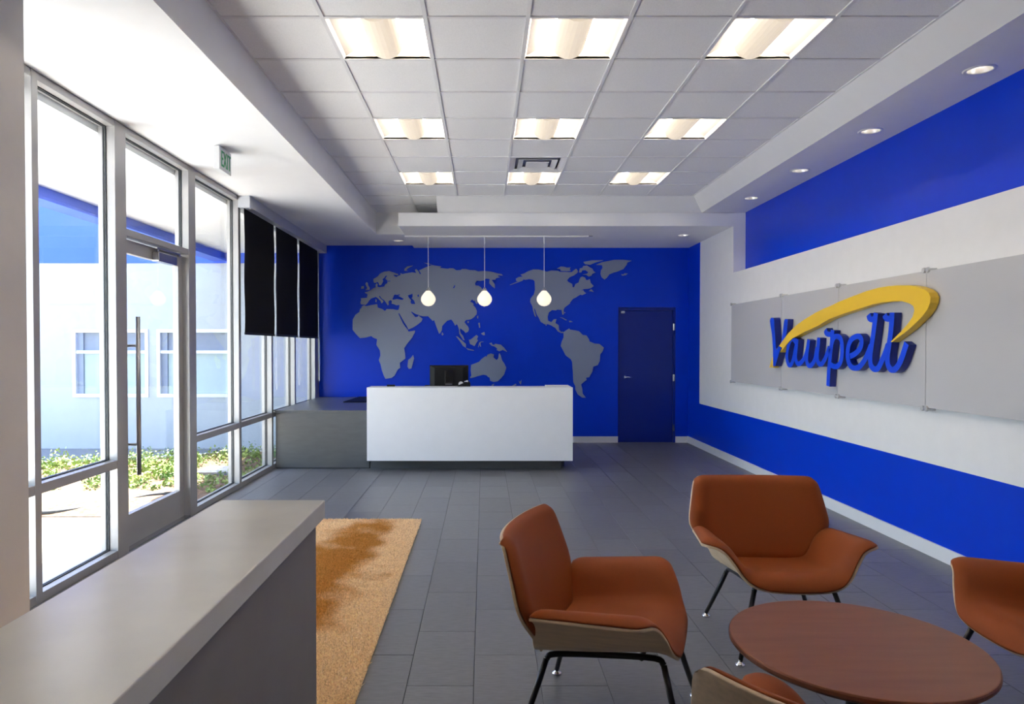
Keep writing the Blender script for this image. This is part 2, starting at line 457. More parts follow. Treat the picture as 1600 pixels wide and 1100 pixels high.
MAP_CONTINENTS = [[(-0.21,1.258),(-0.081,1.308),(-0.047,1.348),(0.02,1.398),(0.043,1.393),(0.054,1.421),(0.11,1.441),(0.161,1.426),(0.15,1.381),(0.2,1.336),(0.228,1.364),(0.237,1.426),(0.248,1.449),(0.268,1.409),(0.29,1.33),(0.324,1.285),(0.358,1.212),(0.324,1.105),(0.268,1.038),(0.217,0.993),(0.155,0.982),(0.099,0.999),(0.088,1.055),(0.065,1.061),(0.043,1.089),(-0.014,1.1),(-0.104,1.078),(-0.149,1.061),(-0.222,1.044),(-0.228,1.061),(-0.205,1.083),(-0.216,1.173)],[(0.413,2.549),(0.518,2.594),(0.557,2.594),(0.518,2.608),(0.511,2.647),(0.557,2.673),(0.623,2.679),(0.584,2.712),(0.649,2.732),(0.702,2.764),(0.793,2.794),(0.872,2.793),(0.977,2.771),(1.003,2.757),(1.082,2.777),(1.186,2.773),(1.223,2.756),(1.295,2.756),(1.408,2.751),(1.47,2.802),(1.49,2.802),(1.511,2.761),(1.501,2.74),(1.449,2.699),(1.377,2.668),(1.336,2.622),(1.351,2.597),(1.418,2.561),(1.424,2.509),(1.449,2.509),(1.47,2.56),(1.521,2.586),(1.532,2.627),(1.552,2.668),(1.583,2.679),(1.624,2.663),(1.645,2.622),(1.676,2.627),(1.701,2.642),(1.717,2.576),(1.763,2.529),(1.727,2.498),(1.676,2.483),(1.604,2.478),(1.552,2.452),(1.594,2.463),(1.614,2.432),(1.645,2.411),(1.578,2.38),(1.552,2.391),(1.501,2.36),(1.48,2.345),(1.429,2.319),(1.388,2.267),(1.378,2.242),(1.295,2.18),(1.28,2.144),(1.285,2.072),(1.259,2.067),(1.249,2.144),(1.172,2.149),(1.161,2.135),(1.095,2.142),(1.043,2.103),(1.023,2.037),(1.03,1.972),(1.082,1.946),(1.121,1.991),(1.167,1.998),(1.148,1.932),(1.2,1.9),(1.207,1.821),(1.246,1.788),(1.276,1.798),(1.274,1.772),(1.24,1.772),(1.187,1.799),(1.148,1.854),(1.082,1.893),(1.036,1.913),(0.977,1.913),(0.911,1.952),(0.885,2.011),(0.846,2.077),(0.826,2.142),(0.813,2.169),(0.806,2.158),(0.839,2.031),(0.813,2.051),(0.787,2.142),(0.78,2.195),(0.741,2.274),(0.747,2.326),(0.8,2.391),(0.82,2.47),(0.813,2.601),(0.793,2.627),(0.728,2.64),(0.662,2.627),(0.629,2.634),(0.623,2.614),(0.518,2.575),(0.42,2.542)],[(1.275,1.778),(1.287,1.791),(1.32,1.814),(1.372,1.846),(1.386,1.827),(1.477,1.813),(1.53,1.8),(1.589,1.741),(1.648,1.734),(1.688,1.675),(1.701,1.636),(1.78,1.603),(1.858,1.596),(1.931,1.537),(1.911,1.478),(1.872,1.426),(1.865,1.321),(1.833,1.255),(1.76,1.229),(1.747,1.15),(1.695,1.058),(1.642,1.052),(1.656,1.019),(1.597,0.973),(1.564,0.94),(1.584,0.874),(1.59,0.795),(1.643,0.729),(1.584,0.729),(1.511,0.782),(1.472,0.861),(1.472,0.914),(1.439,0.98),(1.432,1.137),(1.419,1.308),(1.399,1.348),(1.314,1.413),(1.281,1.479),(1.235,1.564),(1.248,1.63),(1.281,1.702),(1.281,1.761)]]
MAP_ISLANDS = [[(-1.897,2.59),(-1.871,2.58),(-1.866,2.538),(-1.841,2.497),(-1.846,2.466),(-1.908,2.461),(-1.882,2.497),(-1.897,2.528),(-1.912,2.559)],[(-1.974,2.523),(-1.933,2.528),(-1.938,2.487),(-1.98,2.482)],[(-1.284,2.774),(-1.278,2.805),(-1.237,2.841),(-1.145,2.856),(-1.196,2.831),(-1.237,2.805),(-1.253,2.779),(-1.217,2.769)],[(-0.964,2.902),(-0.897,2.892),(-0.836,2.871),(-0.908,2.88)],[(-1.745,2.322),(-1.728,2.302),(-1.735,2.266),(-1.752,2.276)],[(-1.145,1.418),(-1.129,1.362),(-1.146,1.3),(-1.174,1.198),(-1.214,1.193),(-1.236,1.232),(-1.224,1.339),(-1.185,1.367)],[(-0.676,1.787),(-0.652,1.753),(-0.671,1.731),(-0.688,1.748)],[(-0.271,1.961),(-0.243,1.963),(-0.249,1.932),(-0.268,1.938)],[(-0.114,2.039),(-0.094,2.052),(-0.097,2.005),(-0.108,2.008)],[(-0.094,1.932),(-0.071,1.938),(-0.063,1.859),(-0.08,1.854)],[(-0.052,1.764),(0.004,1.789),(0.015,1.741),(-0.013,1.736)],[(-0.244,1.663),(-0.215,1.668),(-0.125,1.741),(-0.095,1.719),(-0.114,1.674),(-0.097,1.651),(-0.126,1.612),(-0.154,1.561),(-0.227,1.595)],[(-0.454,1.719),(-0.429,1.716),(-0.35,1.646),(-0.294,1.595),(-0.294,1.534),(-0.339,1.562),(-0.395,1.646)],[(-0.294,1.534),(-0.227,1.513),(-0.159,1.494),(-0.171,1.486),(-0.261,1.5)],[(-0.052,1.634),(0.004,1.632),(-0.052,1.621),(-0.058,1.601),(-0.049,1.55),(-0.064,1.556),(-0.075,1.59),(-0.09,1.539),(-0.098,1.545),(-0.081,1.612)],[(0.082,1.606),(0.122,1.617),(0.133,1.589),(0.161,1.578),(0.178,1.6),(0.268,1.584),(0.324,1.533),(0.375,1.465),(0.302,1.499),(0.245,1.477),(0.2,1.499),(0.212,1.522),(0.167,1.556),(0.122,1.567)],[(0.121,0.937),(0.166,0.953),(0.149,0.92),(0.127,0.914)],[(0.419,0.903),(0.512,0.954),(0.522,0.939),(0.44,0.887)],[(0.553,1.011),(0.574,0.98),(0.605,1.021),(0.594,0.939),(0.574,0.959)],[(1.171,2.807),(1.233,2.841),(1.284,2.838),(1.336,2.823),(1.392,2.828),(1.377,2.802),(1.392,2.771),(1.326,2.766),(1.233,2.771),(1.223,2.802)],[(1.526,2.745),(1.542,2.812),(1.583,2.822),(1.593,2.848),(1.655,2.858),(1.686,2.838),(1.748,2.802),(1.758,2.771),(1.794,2.745),(1.743,2.725),(1.727,2.694),(1.686,2.678),(1.645,2.709),(1.583,2.714),(1.655,2.725),(1.676,2.75),(1.634,2.781),(1.583,2.781),(1.562,2.745)],[(1.598,2.915),(1.727,2.94),(1.922,2.943),(1.789,2.904),(1.706,2.868),(1.624,2.879)],[(1.799,2.868),(1.891,2.909),(2.097,2.95),(2.241,2.95),(2.375,2.934),(2.303,2.904),(2.293,2.868),(2.242,2.801),(2.159,2.765),(2.087,2.745),(2.015,2.714),(1.974,2.658),(1.938,2.632),(1.892,2.668),(1.873,2.719),(1.881,2.781),(1.907,2.822),(1.897,2.863)],[(2.206,2.719),(2.242,2.714),(2.262,2.734),(2.314,2.729),(2.283,2.703),(2.221,2.693)],[(1.686,2.447),(1.722,2.478),(1.738,2.468),(1.764,2.432),(1.727,2.442)],[(1.215,2.027),(1.267,2.017),(1.339,1.98),(1.313,1.977),(1.267,2.006)],[(1.366,1.967),(1.392,1.971),(1.431,1.951),(1.379,1.945)]]
SIGN_V_LOW = [(7.782,1.836),(7.748,1.866),(7.687,1.863),(7.665,1.843),(7.655,1.751),(7.634,1.637),(7.614,1.534),(7.597,1.509),(7.547,1.554),(7.472,1.534),(7.511,1.501),(7.63,1.335),(7.685,1.333),(7.693,1.523),(7.723,1.684)]
SIGN_V_HIGH = [(7.547,1.554),(7.507,1.607),(7.474,1.69),(7.437,1.823),(7.414,1.838),(7.348,1.832),(7.354,1.775),(7.371,1.699),(7.406,1.634),(7.472,1.534)]
SIGN_STROKES = [('a',[(7.166,1.596),(7.225,1.625),(7.294,1.605),(7.348,1.523),(7.367,1.435),(7.331,1.364),(7.271,1.358),(7.222,1.405),(7.175,1.502),(7.14,1.587),(7.128,1.623)]),('a',[(7.128,1.623),(7.146,1.523),(7.159,1.438),(7.13,1.383),(7.068,1.374),(6.981,1.419),(6.925,1.482),(6.892,1.544)]),('u',[(6.875,1.614),(6.892,1.544),(6.913,1.462),(6.908,1.39),(6.85,1.358),(6.78,1.387),(6.734,1.443),(6.701,1.534)]),('u',[(6.667,1.631),(6.676,1.564),(6.696,1.464),(6.678,1.399),(6.616,1.378),(6.551,1.421),(6.502,1.48),(6.463,1.534)]),('p',[(6.405,1.696),(6.419,1.582),(6.443,1.466),(6.465,1.35),(6.482,1.18)]),('p',[(6.543,1.702),(6.523,1.672),(6.475,1.657),(6.42,1.658)]),('p',[(6.443,1.466),(6.419,1.572),(6.374,1.629),(6.306,1.635),(6.246,1.599),(6.23,1.506),(6.253,1.412),(6.317,1.368),(6.383,1.366),(6.451,1.384)]),('e',[(6.097,1.459),(6.006,1.487),(5.932,1.533),(5.911,1.591),(5.946,1.628),(6.008,1.629),(6.082,1.601),(6.126,1.542),(6.136,1.46),(6.1,1.388),(6.03,1.36),(5.946,1.373),(5.865,1.428),(5.81,1.494),(5.771,1.55)]),('l',[(5.81,1.809),(5.797,1.782),(5.762,1.767),(5.719,1.772)]),('l',[(5.698,1.817),(5.715,1.738),(5.735,1.644),(5.756,1.559),(5.776,1.464),(5.766,1.395),(5.714,1.361),(5.658,1.373),(5.602,1.437),(5.557,1.5),(5.524,1.558)]),('l',[(5.573,1.798),(5.561,1.775),(5.527,1.762),(5.489,1.767)]),('l',[(5.473,1.809),(5.477,1.754),(5.49,1.656),(5.511,1.558),(5.53,1.467),(5.52,1.397),(5.469,1.362),(5.409,1.38),(5.349,1.445),(5.282,1.569)])]
SIGN_SWOOSH = [(7.803,1.313),(7.728,1.419),(7.632,1.506),(7.525,1.568),(7.434,1.623),(7.32,1.687),(7.149,1.758),(6.941,1.819),(6.723,1.87),(6.558,1.901),(6.459,1.914),(6.269,1.948),(6.039,1.979),(5.841,2.004),(5.671,2.017),(5.524,2.019),(5.384,2.012),(5.252,2.001),(5.15,1.982),(5.064,1.956),(5.016,1.929),(4.992,1.894),(4.998,1.854),(5.026,1.81),(5.086,1.761),(5.159,1.718),(5.247,1.67),(5.352,1.625),(5.461,1.578),(5.475,1.582),(5.406,1.622),(5.326,1.668),(5.248,1.721),(5.197,1.766),(5.179,1.811),(5.192,1.843),(5.237,1.865),(5.329,1.887),(5.438,1.896),(5.58,1.895),(5.73,1.888),(5.92,1.867),(6.177,1.837),(6.457,1.798),(6.658,1.747),(6.807,1.717),(6.984,1.685),(7.124,1.651),(7.22,1.631),(7.319,1.589),(7.433,1.529),(7.537,1.478),(7.631,1.409),(7.699,1.316)]

# ------------------------------------------------------------------ room dimensions (metres)
XL, XR, XRU, YB, YF = -2.667, 3.300, 3.458, 11.33, -4.0
ZS, ZC, ZR, ZCAN = 3.182, 3.492, 3.324, 3.145
T = 0.6096
X0C, Y0C = -1.569, 4.187
YTRAY, YREC, XCOVE = 10.23, 9.30, 2.885
XI, XO, XG = XL, XL - 0.125, XL - 0.075
ZG = -0.10

# ------------------------------------------------------------------ floor: grout slab with separate tiles in running bond
floor = struct(bx('floor', M['grout'], (XL - 0.12, XRU + 0.1, YF, YB + 0.25, -0.12, -0.004)))
TW, TL, GAP = 0.3048, 0.6096, 0.0025
def tile_mesh():
    mb = MB()
    a, b, c = TW / 2 - GAP / 2, TL / 2 - GAP / 2, 0.0012
    mb.add([(-a, -b, -0.012), (a, -b, -0.012), (a, b, -0.012), (-a, b, -0.012),
            (-a, -b, -c), (a, -b, -c), (a, b, -c), (-a, b, -c),
            (-a + c, -b + c, 0), (a - c, -b + c, 0), (a - c, b - c, 0), (-a + c, b - c, 0)],
           [(0, 1, 5, 4), (1, 2, 6, 5), (2, 3, 7, 6), (3, 0, 4, 7), (4, 5, 9, 8), (5, 6, 10, 9), (6, 7, 11, 10), (7, 4, 8, 11), (8, 9, 10, 11)])
    return mb
spots = []
for k in range(-10, 12):
    xc = -0.047 + TW * (k + 0.5)
    ph = 0.112 if k % 2 else 0.432
    for j in range(-8, 20):
        yc = ph + TL * (j + 0.5)
        if yc - TL / 2 > YB + 0.1 or yc + TL / 2 < YF:
            continue
        x0, x1 = max(xc - TW / 2, XL - 0.02), min(xc + TW / 2, XR + 0.02)
        y0, y1 = max(yc - TL / 2, YF + 0.02), min(yc + TL / 2, YB + 0.08)
        if x1 - x0 < 0.02 or y1 - y0 < 0.02:
            continue
        spots.append(((x0 + x1) / 2, (y0 + y1) / 2, (x1 - x0) / TW, (y1 - y0) / TL))
def tile_seen(x, y):
    if y < 2.3 or (x < -0.45 and y < 4.3) or (-2.0 < x < -0.72 and y < 6.0):
        return False
    if x < -1.35 and y > 9.2 or (-1.35 < x < 1.0 and 9.2 < y < 11.2):
        return False
    u = 756 + 1095.7 * (x - 0.15) / y
    return 330 < u + 40 and u < 1640
seen = sorted([s for s in spots if tile_seen(s[0], s[1])], key=lambda s: s[1])[:296]
seen_set = set(seen)
tproto = tile_mesh().build('floor_tile', M['floor_tile'], floor)
rest = MB()
first = True
for s in spots:
    x, y, sx, sy = s
    if s in seen_set:
        o = tproto if first else tproto.copy()
        if not first:
            COL.objects.link(o)
            o.parent = floor
        first = False
        o.location = (x, y, 0)
        o.scale = (sx, sy, 1)
    else:
        g = 0.0025
        rest.box(x - sx * TW / 2 + g, x + sx * TW / 2 - g, y - sy * TL / 2 + g, y + sy * TL / 2 - g, -0.012, 0)
tag(rest.build('floor_tile_field', M['floor_tile'], floor, fix=False), kind='stuff')

# ------------------------------------------------------------------ ceiling: grid of tiles, soffits, cove, dropped panel
ceiling = struct(bx('ceiling', M['soffit'], (XL - 0.2, XRU + 0.3, YF, YB + 0.3, ZC + 0.30, ZC + 0.40)))
NCOL = 7
lights_at, vent_at = [], (3, 5)
for j in range(-12, 9):
    if (j % 3) == 0 and j >= -6:
        for i in (1, 3, 5):
            lights_at.append((i, j))
ctile = box(-T / 2 + 0.006, T / 2 - 0.006, -T / 2 + 0.006, T / 2 - 0.006, 0.004, 0.02).build('ceiling_tile', M['tile_ceiling'], ceiling, local=True)
first = True
cells = [(i, j) for i in range(NCOL) for j in range(-13, 8)] + [(i, j) for i in (0, 1) for j in (8, 9)]
for i, j in cells:
    if (i, j) in lights_at or (i, j) == vent_at:
        continue
    o = ctile if first else ctile.copy()
    if not first:
        COL.objects.link(o)
        o.parent = ceiling
    first = False
    y0, y1 = Y0C + T * j, min(Y0C + T * (j + 1), YTRAY)
    o.location = (X0C + T * (i + 0.5), (y0 + y1) / 2, ZC)
    o.scale = (1, (y1 - y0) / T, 1)
for i in range(NCOL + 1):
    x = X0C + T * i
    y1 = YTRAY if i <= 1 else Y0C + T * 8
    bx('grid_bar', M['grid'], (x - 0.012, x + 0.012, YF, y1, ZC - 0.004, ZC + 0.03), ceiling)
for j in range(-13, 10):
    y = Y0C + T * j
    x1 = X0C + T * NCOL if j <= 8 else -0.62
    if j > 8 and y > YTRAY:
        continue
    bx('grid_bar', M['grid'], (X0C, x1, y - 0.012, y + 0.012, ZC - 0.0035, ZC + 0.025), ceiling)
bx('soffit', M['soffit'], (XL - 0.16, X0C, YF, YTRAY, ZS, ZC + 0.3), ceiling)
bx('soffit', M['soffit'], (XL - 0.16, XR, YTRAY, YB + 0.3, ZS, ZC + 0.3), ceiling)
XT, YT = X0C + T * NCOL, Y0C + T * 8
# right soffit with sloping inner face, and the sloping cove at the far end
mb = MB()
mb.prism([[(XT, ZC), (XCOVE, ZR), (XRU + 0.05, ZR), (XRU + 0.05, ZC + 0.3), (XT, ZC + 0.3)]], lambda a, b, d: (a, d, b), YF, YREC + 0.03)
mb.build('soffit', M['soffit'], ceiling)
mb = MB()
mb.prism([[(YT, ZC), (YREC + 0.027, ZR), (YREC + 0.027, ZR - 0.01), (YTRAY + 0.1, ZR - 0.01), (YTRAY + 0.1, ZC + 0.3), (YT, ZC + 0.3)]], lambda a, b, d: (d, a, b), -0.62, XRU)
mb.build('cove', M['soffit'], ceiling)
# dropped panel (cloud) over the desk
bx('dropped_panel', M['soffit'], (-1.130, XRU - 0.001, YREC, YB + 0.02, ZCAN, ZR - 0.008), ceiling)

# ------------------------------------------------------------------ back wall with the recessed blue door
DX0, DX1, DZ = 2.166, 3.093, 2.188
wb = MB()
wb.box(XL - 0.15, DX0, YB, YB + 0.22, -0.02, 3.6)
wb.box(DX0, DX1, YB, YB + 0.22, DZ, 3.6)
wb.box(DX1, XR + 0.2, YB, YB + 0.22, -0.02, 3.6)
wall_back = struct(wb.build('wall_back', M['blue']))
d2 = struct(empty('door_2', ((DX0 + DX1) / 2, YB, 0)), 'blue flush door recessed in the blue back wall')
fr = MB()
fr.box(DX0, DX0 + 0.035, YB + 0.03, YB + 0.2, 0, DZ)
fr.box(DX1 - 0.035, DX1, YB + 0.005, YB + 0.2, 0, DZ)
fr.box(DX0, DX1, YB + 0.02, YB + 0.2, DZ - 0.05, DZ)
fr.build('door_frame', M['blue_door'], d2)
leaf = bx('door_leaf', M['blue_door'], (DX0 + 0.037, DX1 - 0.037, YB + 0.045, YB + 0.09, 0.0005, DZ - 0.054), d2)
bx('door_light_block', M['blue_door'], (DX0 + 0.001, DX1 - 0.001, YB + 0.21, YB + 0.23, 0.0, DZ), d2)  # unseen backing added behind the leaf to block light seeping under it
hd = MB()
hd.lathe([(0.028, 0.0), (0.028, -0.012), (0.012, -0.014), (0.012, -0.05)], (DX0 + 0.115, YB + 0.045, 1.06), 18, 'y')
hd.tube([(DX0 + 0.115, YB - 0.002, 1.06), (DX0 + 0.16, YB - 0.006, 1.06), (DX0 + 0.225, YB - 0.004, 1.056)], 0.010)
hd.build('lever_handle', M['chrome'], d2, smooth=True)
bx('strike_box', M['steel'], (DX0 + 0.045, DX0 + 0.11, YB + 0.005, YB + 0.045, DZ - 0.10, DZ - 0.06), d2, 0.004)
for z in (1.87, 1.05, 0.24):
    h = MB()
    h.lathe([(0.008, -0.055), (0.008, 0.055)], (DX1 - 0.030, YB - 0.002, z), 10)
    h.box(DX1 - 0.045, DX1 - 0.014, YB, YB + 0.004, z - 0.055, z + 0.055)
    h.build('hinge', M['steel'], d2)

# ------------------------------------------------------------------ right wall: painted lower wall standing proud of the blue recess above
wall_right = struct(empty('wall_right', (XR, 4, 0)))
ZP0, ZP1, YP = 0.678, 2.527, 10.735
bx('white_band', M['white_wall'], (XR, XRU + 0.2, YF, YREC + 0.004, ZP0, ZP1), wall_right)
w = MB()
w.box(XR, XRU + 0.2, YREC + 0.004, YP, ZP0, ZS + 0.3)
w.build('white_return', M['white_wall'], wall_right)
w = MB()
w.box(XR, XRU + 0.2, YF, YP, -0.02, ZP0)
w.build('blue_band', M['blue'], wall_right)
bx('blue_corner', M['blue'], (XR, XRU + 0.2, YP, YB + 0.02, -0.02, ZS + 0.3), wall_right)
bx('blue_recess', M['blue'], (XRU, XRU + 0.2, YF, YREC, ZP1, ZC + 0.3), wall_right)
struct(bx('baseboard_right', M['base'], (XR - 0.014, XR + 0.002, YF, YB, 0, 0.105)))
bb = MB()
bb.box(0.4, DX0 - 0.002, YB - 0.014, YB + 0.002, 0, 0.10)
bb.box(DX1 + 0.002, XR - 0.014, YB - 0.014, YB + 0.002, 0, 0.10)
struct(bb.build('baseboard_back', M['base']))
# the wall behind the viewer
struct(bx('wall_front', M['white_wall'], (XL - 0.2, XRU + 0.2, YF - 0.15, YF, -0.1, 3.9)))

# ------------------------------------------------------------------ left: pier, then storefront glazing
PX, PY = -2.118, 3.25
struct(bx('wall_left', M['grey_wall'], (XL - 0.16, PX, YF, PY, -0.1, 3.5)))
ZH, ZM0, ZM1, ZB = 3.135, 0.655, 0.715, 0.055
def mull(y0, y1, parent, z0=0.0, z1=None):
    bx('mullion', M['alu'], (XO, XI, y0, y1, z0, z1 or ZS), parent, 0.002)
def rail(y0, y1, z0, z1, parent, name='rail'):
    bx(name, M['alu'], (XO + 0.004, XI - 0.004, y0, y1, z0, z1), parent, 0.002)
def gasket(y0, y1, z0, z1, parent):
    g = MB()
    t = 0.007
    for xa, xb in ((XG + 0.004, XG + 0.013), (XG - 0.013, XG - 0.004)):
        g.box(xa, xb, y0, y0 + t, z0, z1)
        g.box(xa, xb, y1 - t, y1, z0, z1)
        g.box(xa, xb, y0 + t, y1 - t, z0, z0 + t)
        g.box(xa, xb, y0 + t, y1 - t, z1 - t, z1)
    g.build('gasket', M['gasket'], parent)
def pane(y0, y1, z0, z1, parent):
    bx('pane', M['glass'], (XG - 0.003, XG + 0.003, y0, y1, z0, z1), parent)
    gasket(y0, y1, z0, z1, parent)
MUL = [(PY, PY + 0.05), (4.155, 4.215), (5.09, 5.245), (6.35, 6.50), (7.63, 7.70), (8.80, 8.87), (9.87, 9.94), (11.06, 11.17)]
win_n = 0
for k in range(len(MUL) - 1):
    ya, yb = MUL[k][1], MUL[k + 1][0]
    if k == 2:
        continue
    win_n += 1
    wn = struct(empty('window_%d' % win_n, (XL, (ya + yb) / 2, 0)))
    mull(*MUL[k + 1], wn)
    if k == 0:
        mull(*MUL[0], wn)
    rail(ya, yb, ZH, ZS, wn, 'head_rail')
    rail(ya, yb, ZM0, ZM1, wn, 'middle_rail')
    rail(ya, yb, 0.0, ZB, wn, 'sill_rail')
    pane(ya, yb, ZM1, ZH, wn)
    pane(ya, yb, ZB, ZM0, wn)
struct(bx('trim_1', M['alu'], (XO, XI, MUL[-1][1], YB, 0, ZS)))
# door bay
ya, yb = MUL[2][1], MUL[3][0]
d1 = struct(empty('door_1', (XL, (ya + yb) / 2, 0)), 'glass entrance door in grey metal frame with tall pull bar')
mull(MUL[3][0], MUL[3][1], d1)
rail(ya, yb, ZH, ZS, d1, 'head_rail')
rail(ya, yb, 2.375, 2.425, d1, 'transom_rail')
pane(ya, yb, 2.425, ZH, d1)
XD0, XD1 = XL - 0.105, XL - 0.055
XDG = (XD0 + XD1) / 2
dl = empty('door_leaf', (0, 0, 0))
dl.parent = d1
dl.location = (0, 0, 0)
YD0, YD1 = ya + 0.012, yb - 0.012
bx('stile', M['alu'], (XD0, XD1, YD0, YD0 + 0.085, 0.01, 2.36), dl, 0.002)
bx('stile', M['alu'], (XD0, XD1, YD1 - 0.085, YD1, 0.01, 2.36), dl, 0.002)
bx('top_rail', M['alu'], (XD0, XD1, YD0 + 0.085, YD1 - 0.085, 2.258, 2.36), dl, 0.002)
bx('bottom_rail', M['alu'], (XD0, XD1, YD0 + 0.085, YD1 - 0.085, 0.01, 0.255), dl, 0.002)
bx('pane', M['glass'], (XDG - 0.003, XDG + 0.003, YD0 + 0.085, YD1 - 0.085, 0.255, 2.258), dl)
pb = MB()
yp = 5.315
pb.tube([(XL + 0.045, yp, 0.57), (XL + 0.045, yp, 1.77)], 0.0165, 14)
for z in (0.80, 1.55):
    pb.tube([(XL + 0.045, yp, z), (XD1, yp, z)], 0.010)
pb.build('pull_handle', M['dark_steel'], d1, smooth=True)
cl = MB()
cl.box(XD1, XD1 + 0.06, 5.76, 6.10, 2.245, 2.325)
cl.build('door_closer', M['steel'], d1, bevel=0.008)
ca = MB()
ca.box(XD1 + 0.015, XD1 + 0.045, 5.76, 6.20, 2.345, 2.36)
ca.tube([(XD1 + 0.03, 5.80, 2.32), (XD1 + 0.03, 5.80, 2.36)], 0.010)
ca.tube([(XD1 + 0.03, 6.20, 2.335), (XD1 + 0.03, 6.20, 2.375)], 0.012)
ca.build('closer_arm', M['steel'], d1)
bx('threshold', M['steel'], (XO, XI, ya, yb, 0, 0.012), d1)

# ------------------------------------------------------------------ half wall with stone cap beside the viewer
hw = struct(empty('wall_half', (-0.645, 0.9, 0)), 'low grey half wall with pale stone cap beside the camera')
bx('wall_body', M['halfwall'], (-0.785, -0.506, -0.6, 2.10, 0, 1.0155), hw)
bx('stone_cap', M['stone'], (-0.805, -0.486, -0.62, 2.135, 1.016, 1.07), hw, 0.003)

# ------------------------------------------------------------------ outside
ZG = -0.10
ground = struct(bx('ground', M['asphalt'], (-60, XO - 0.02, -60, 60, ZG - 0.4, ZG - 0.03)), 'grey asphalt ground outside the glazing')
struct(bx('patio', M['concrete'], (-9.0, XO - 0.01, -8, 6.72, ZG - 0.1, ZG)), 'pale sunlit concrete patio outside the glass door')
bed = MB()
nx, ny = 40, 22
for j in range(ny + 1):
    for i in range(nx + 1):
        fx, fy = i / nx, j / ny
        edge = min(1, min(fx, 1 - fx, fy, 1 - fy) * 12)
        z = ZG + 0.005 + edge * (0.05 + 0.03 * math.sin(fx * 9) * math.cos(fy * 7) + 0.02 * random.random())
        bed.v.append((-9.0 + fx * (9.0 + XO - 0.03), 6.74 + fy * (1.95 + 2.35 * fx), z))
for j in range(ny):
    for i in range(nx):
        a = j * (nx + 1) + i
        bed.f.append((a, a + 1, a + nx + 2, a + nx + 1))
struct(bed.build('planting_bed', M['mulch'], fix=False, smooth=True), 'bark mulch planting bed outside the windows')
kerb = MB()
kerb.prism([[(-9.0, 8.72), (XO - 0.03, 11.08), (XO - 0.03, 11.20), (-9.0, 8.84)]], lambda a, b, d: (a, b, d), ZG - 0.05, ZG + 0.03)
struct(kerb.build('kerb', M['concrete']), 'pale kerb between planting bed and driveway')
# leafy ground cover
N = 17000
cxs = rng.uniform(-8.8, -2.95, 420)
fr_ = (cxs + 9.0) / 6.2
cys = 6.95 + rng.random(420) ** 0.6 * (1.45 + 2.3 * fr_)
size = rng.uniform(0.08, 0.18, 420) * (0.8 + 0.6 * (cys > 9.0))
cys = np.where((cxs > -4.95) & (cys < 7.7), cys + 0.85, cys)
far = (np.abs(cxs + 3.4) > 0.38) | (np.abs(cys - 8.95) > 0.38)
cxs = np.where(far, cxs, cxs - 0.9)
idx = rng.integers(0, 420, N)
dirs = rng.normal(size=(N, 3))
dirs[:, 2] = np.abs(dirs[:, 2]) * 0.8
dirs /= np.linalg.norm(dirs, axis=1)[:, None]
cen = np.c_[cxs[idx], cys[idx], np.full(N, ZG + 0.05)] + dirs * (size[idx] * rng.uniform(0.5, 1.0, N))[:, None]
cen[:, 0] = np.minimum(cen[:, 0], XO - 0.12)
t1 = rng.normal(size=(N, 3)); t1 /= np.linalg.norm(t1, axis=1)[:, None]
t2 = np.cross(t1, dirs + 0.001); t2 /= np.linalg.norm(t2, axis=1)[:, None]
ls = rng.uniform(0.014, 0.030, N)[:, None]
lv = np.stack([cen - t1 * ls, cen + t2 * ls * 0.55, cen + t1 * ls, cen - t2 * ls * 0.55], 1).reshape(-1, 3)
gc = MB(); gc.v = [tuple(map(float, q)) for q in lv]; gc.f = [(4 * i, 4 * i + 1, 4 * i + 2, 4 * i + 3) for i in range(N)]
tag(gc.build('ground_cover_leaves', M['leaf'], fix=False), 'bright green leafy ground cover in the mulch bed outside', 'plants', kind='stuff')
hs = MB()
hs.tube(catmull([(-4.75, 6.95, ZG + 0.045), (-4.4, 6.80, ZG + 0.03), (-4.1, 6.86, ZG + 0.035), (-3.75, 7.10, ZG + 0.06), (-3.45, 7.35, ZG + 0.09), (-3.1, 7.50, ZG + 0.07)]), 0.022, 8)
tag(hs.build('drip_hose', M['hose'], smooth=True), 'black hose lying along the edge of the mulch bed', 'hose')
vb = empty('valve_cover', (-3.40, 8.95, ZG + 0.07))
tag(vb, 'pale flat square cover lying in the mulch bed', 'cover')
bx('lid', M['concrete'], (-3.58, -3.22, 8.80, 9.10, ZG + 0.06, ZG + 0.10), vb, 0.01)
bx('rim', M['asphalt'], (-3.62, -3.18, 8.76, 9.14, ZG + 0.0, ZG + 0.075), vb)

# neighbouring wing: white stucco wall, blue upper band, white windows
nb = empty('neighbour_building', (-7, 11.6, ZG))
tag(nb, 'white building wing with blue upper band and white windows outside', 'building')
YW = 11.56
ZBL = 2.925
wins = [(-6.78, -5.53), (-5.39, -4.16)]
WZ0, WZ1 = 0.72, 1.84
wm = MB()
for za, zb in ((ZG - 0.03, WZ0), (WZ0, WZ1), (WZ1, ZBL)):
    if za == WZ0:
        xs = [-14.0] + [q for wv_ in wins for q in wv_] + [XO - 0.14]
        for i in range(0, len(xs), 2):
            wm.box(xs[i], xs[i + 1], YW, YW + 0.25, za, zb)
    else:
        wm.box(-14, XO - 0.14, YW, YW + 0.25, za, zb)
wm.build('stucco_wall', M['ext_white'], nb)
bx('blue_band', M['ext_blue'], (-14, XO - 0.14, YW - 0.02, YW + 0.25, ZBL, 4.6), nb)
bx('seam', M['ext_white'], (-14, XO - 0.14, YW - 0.008, YW + 0.001, 2.245, 2.258), nb)
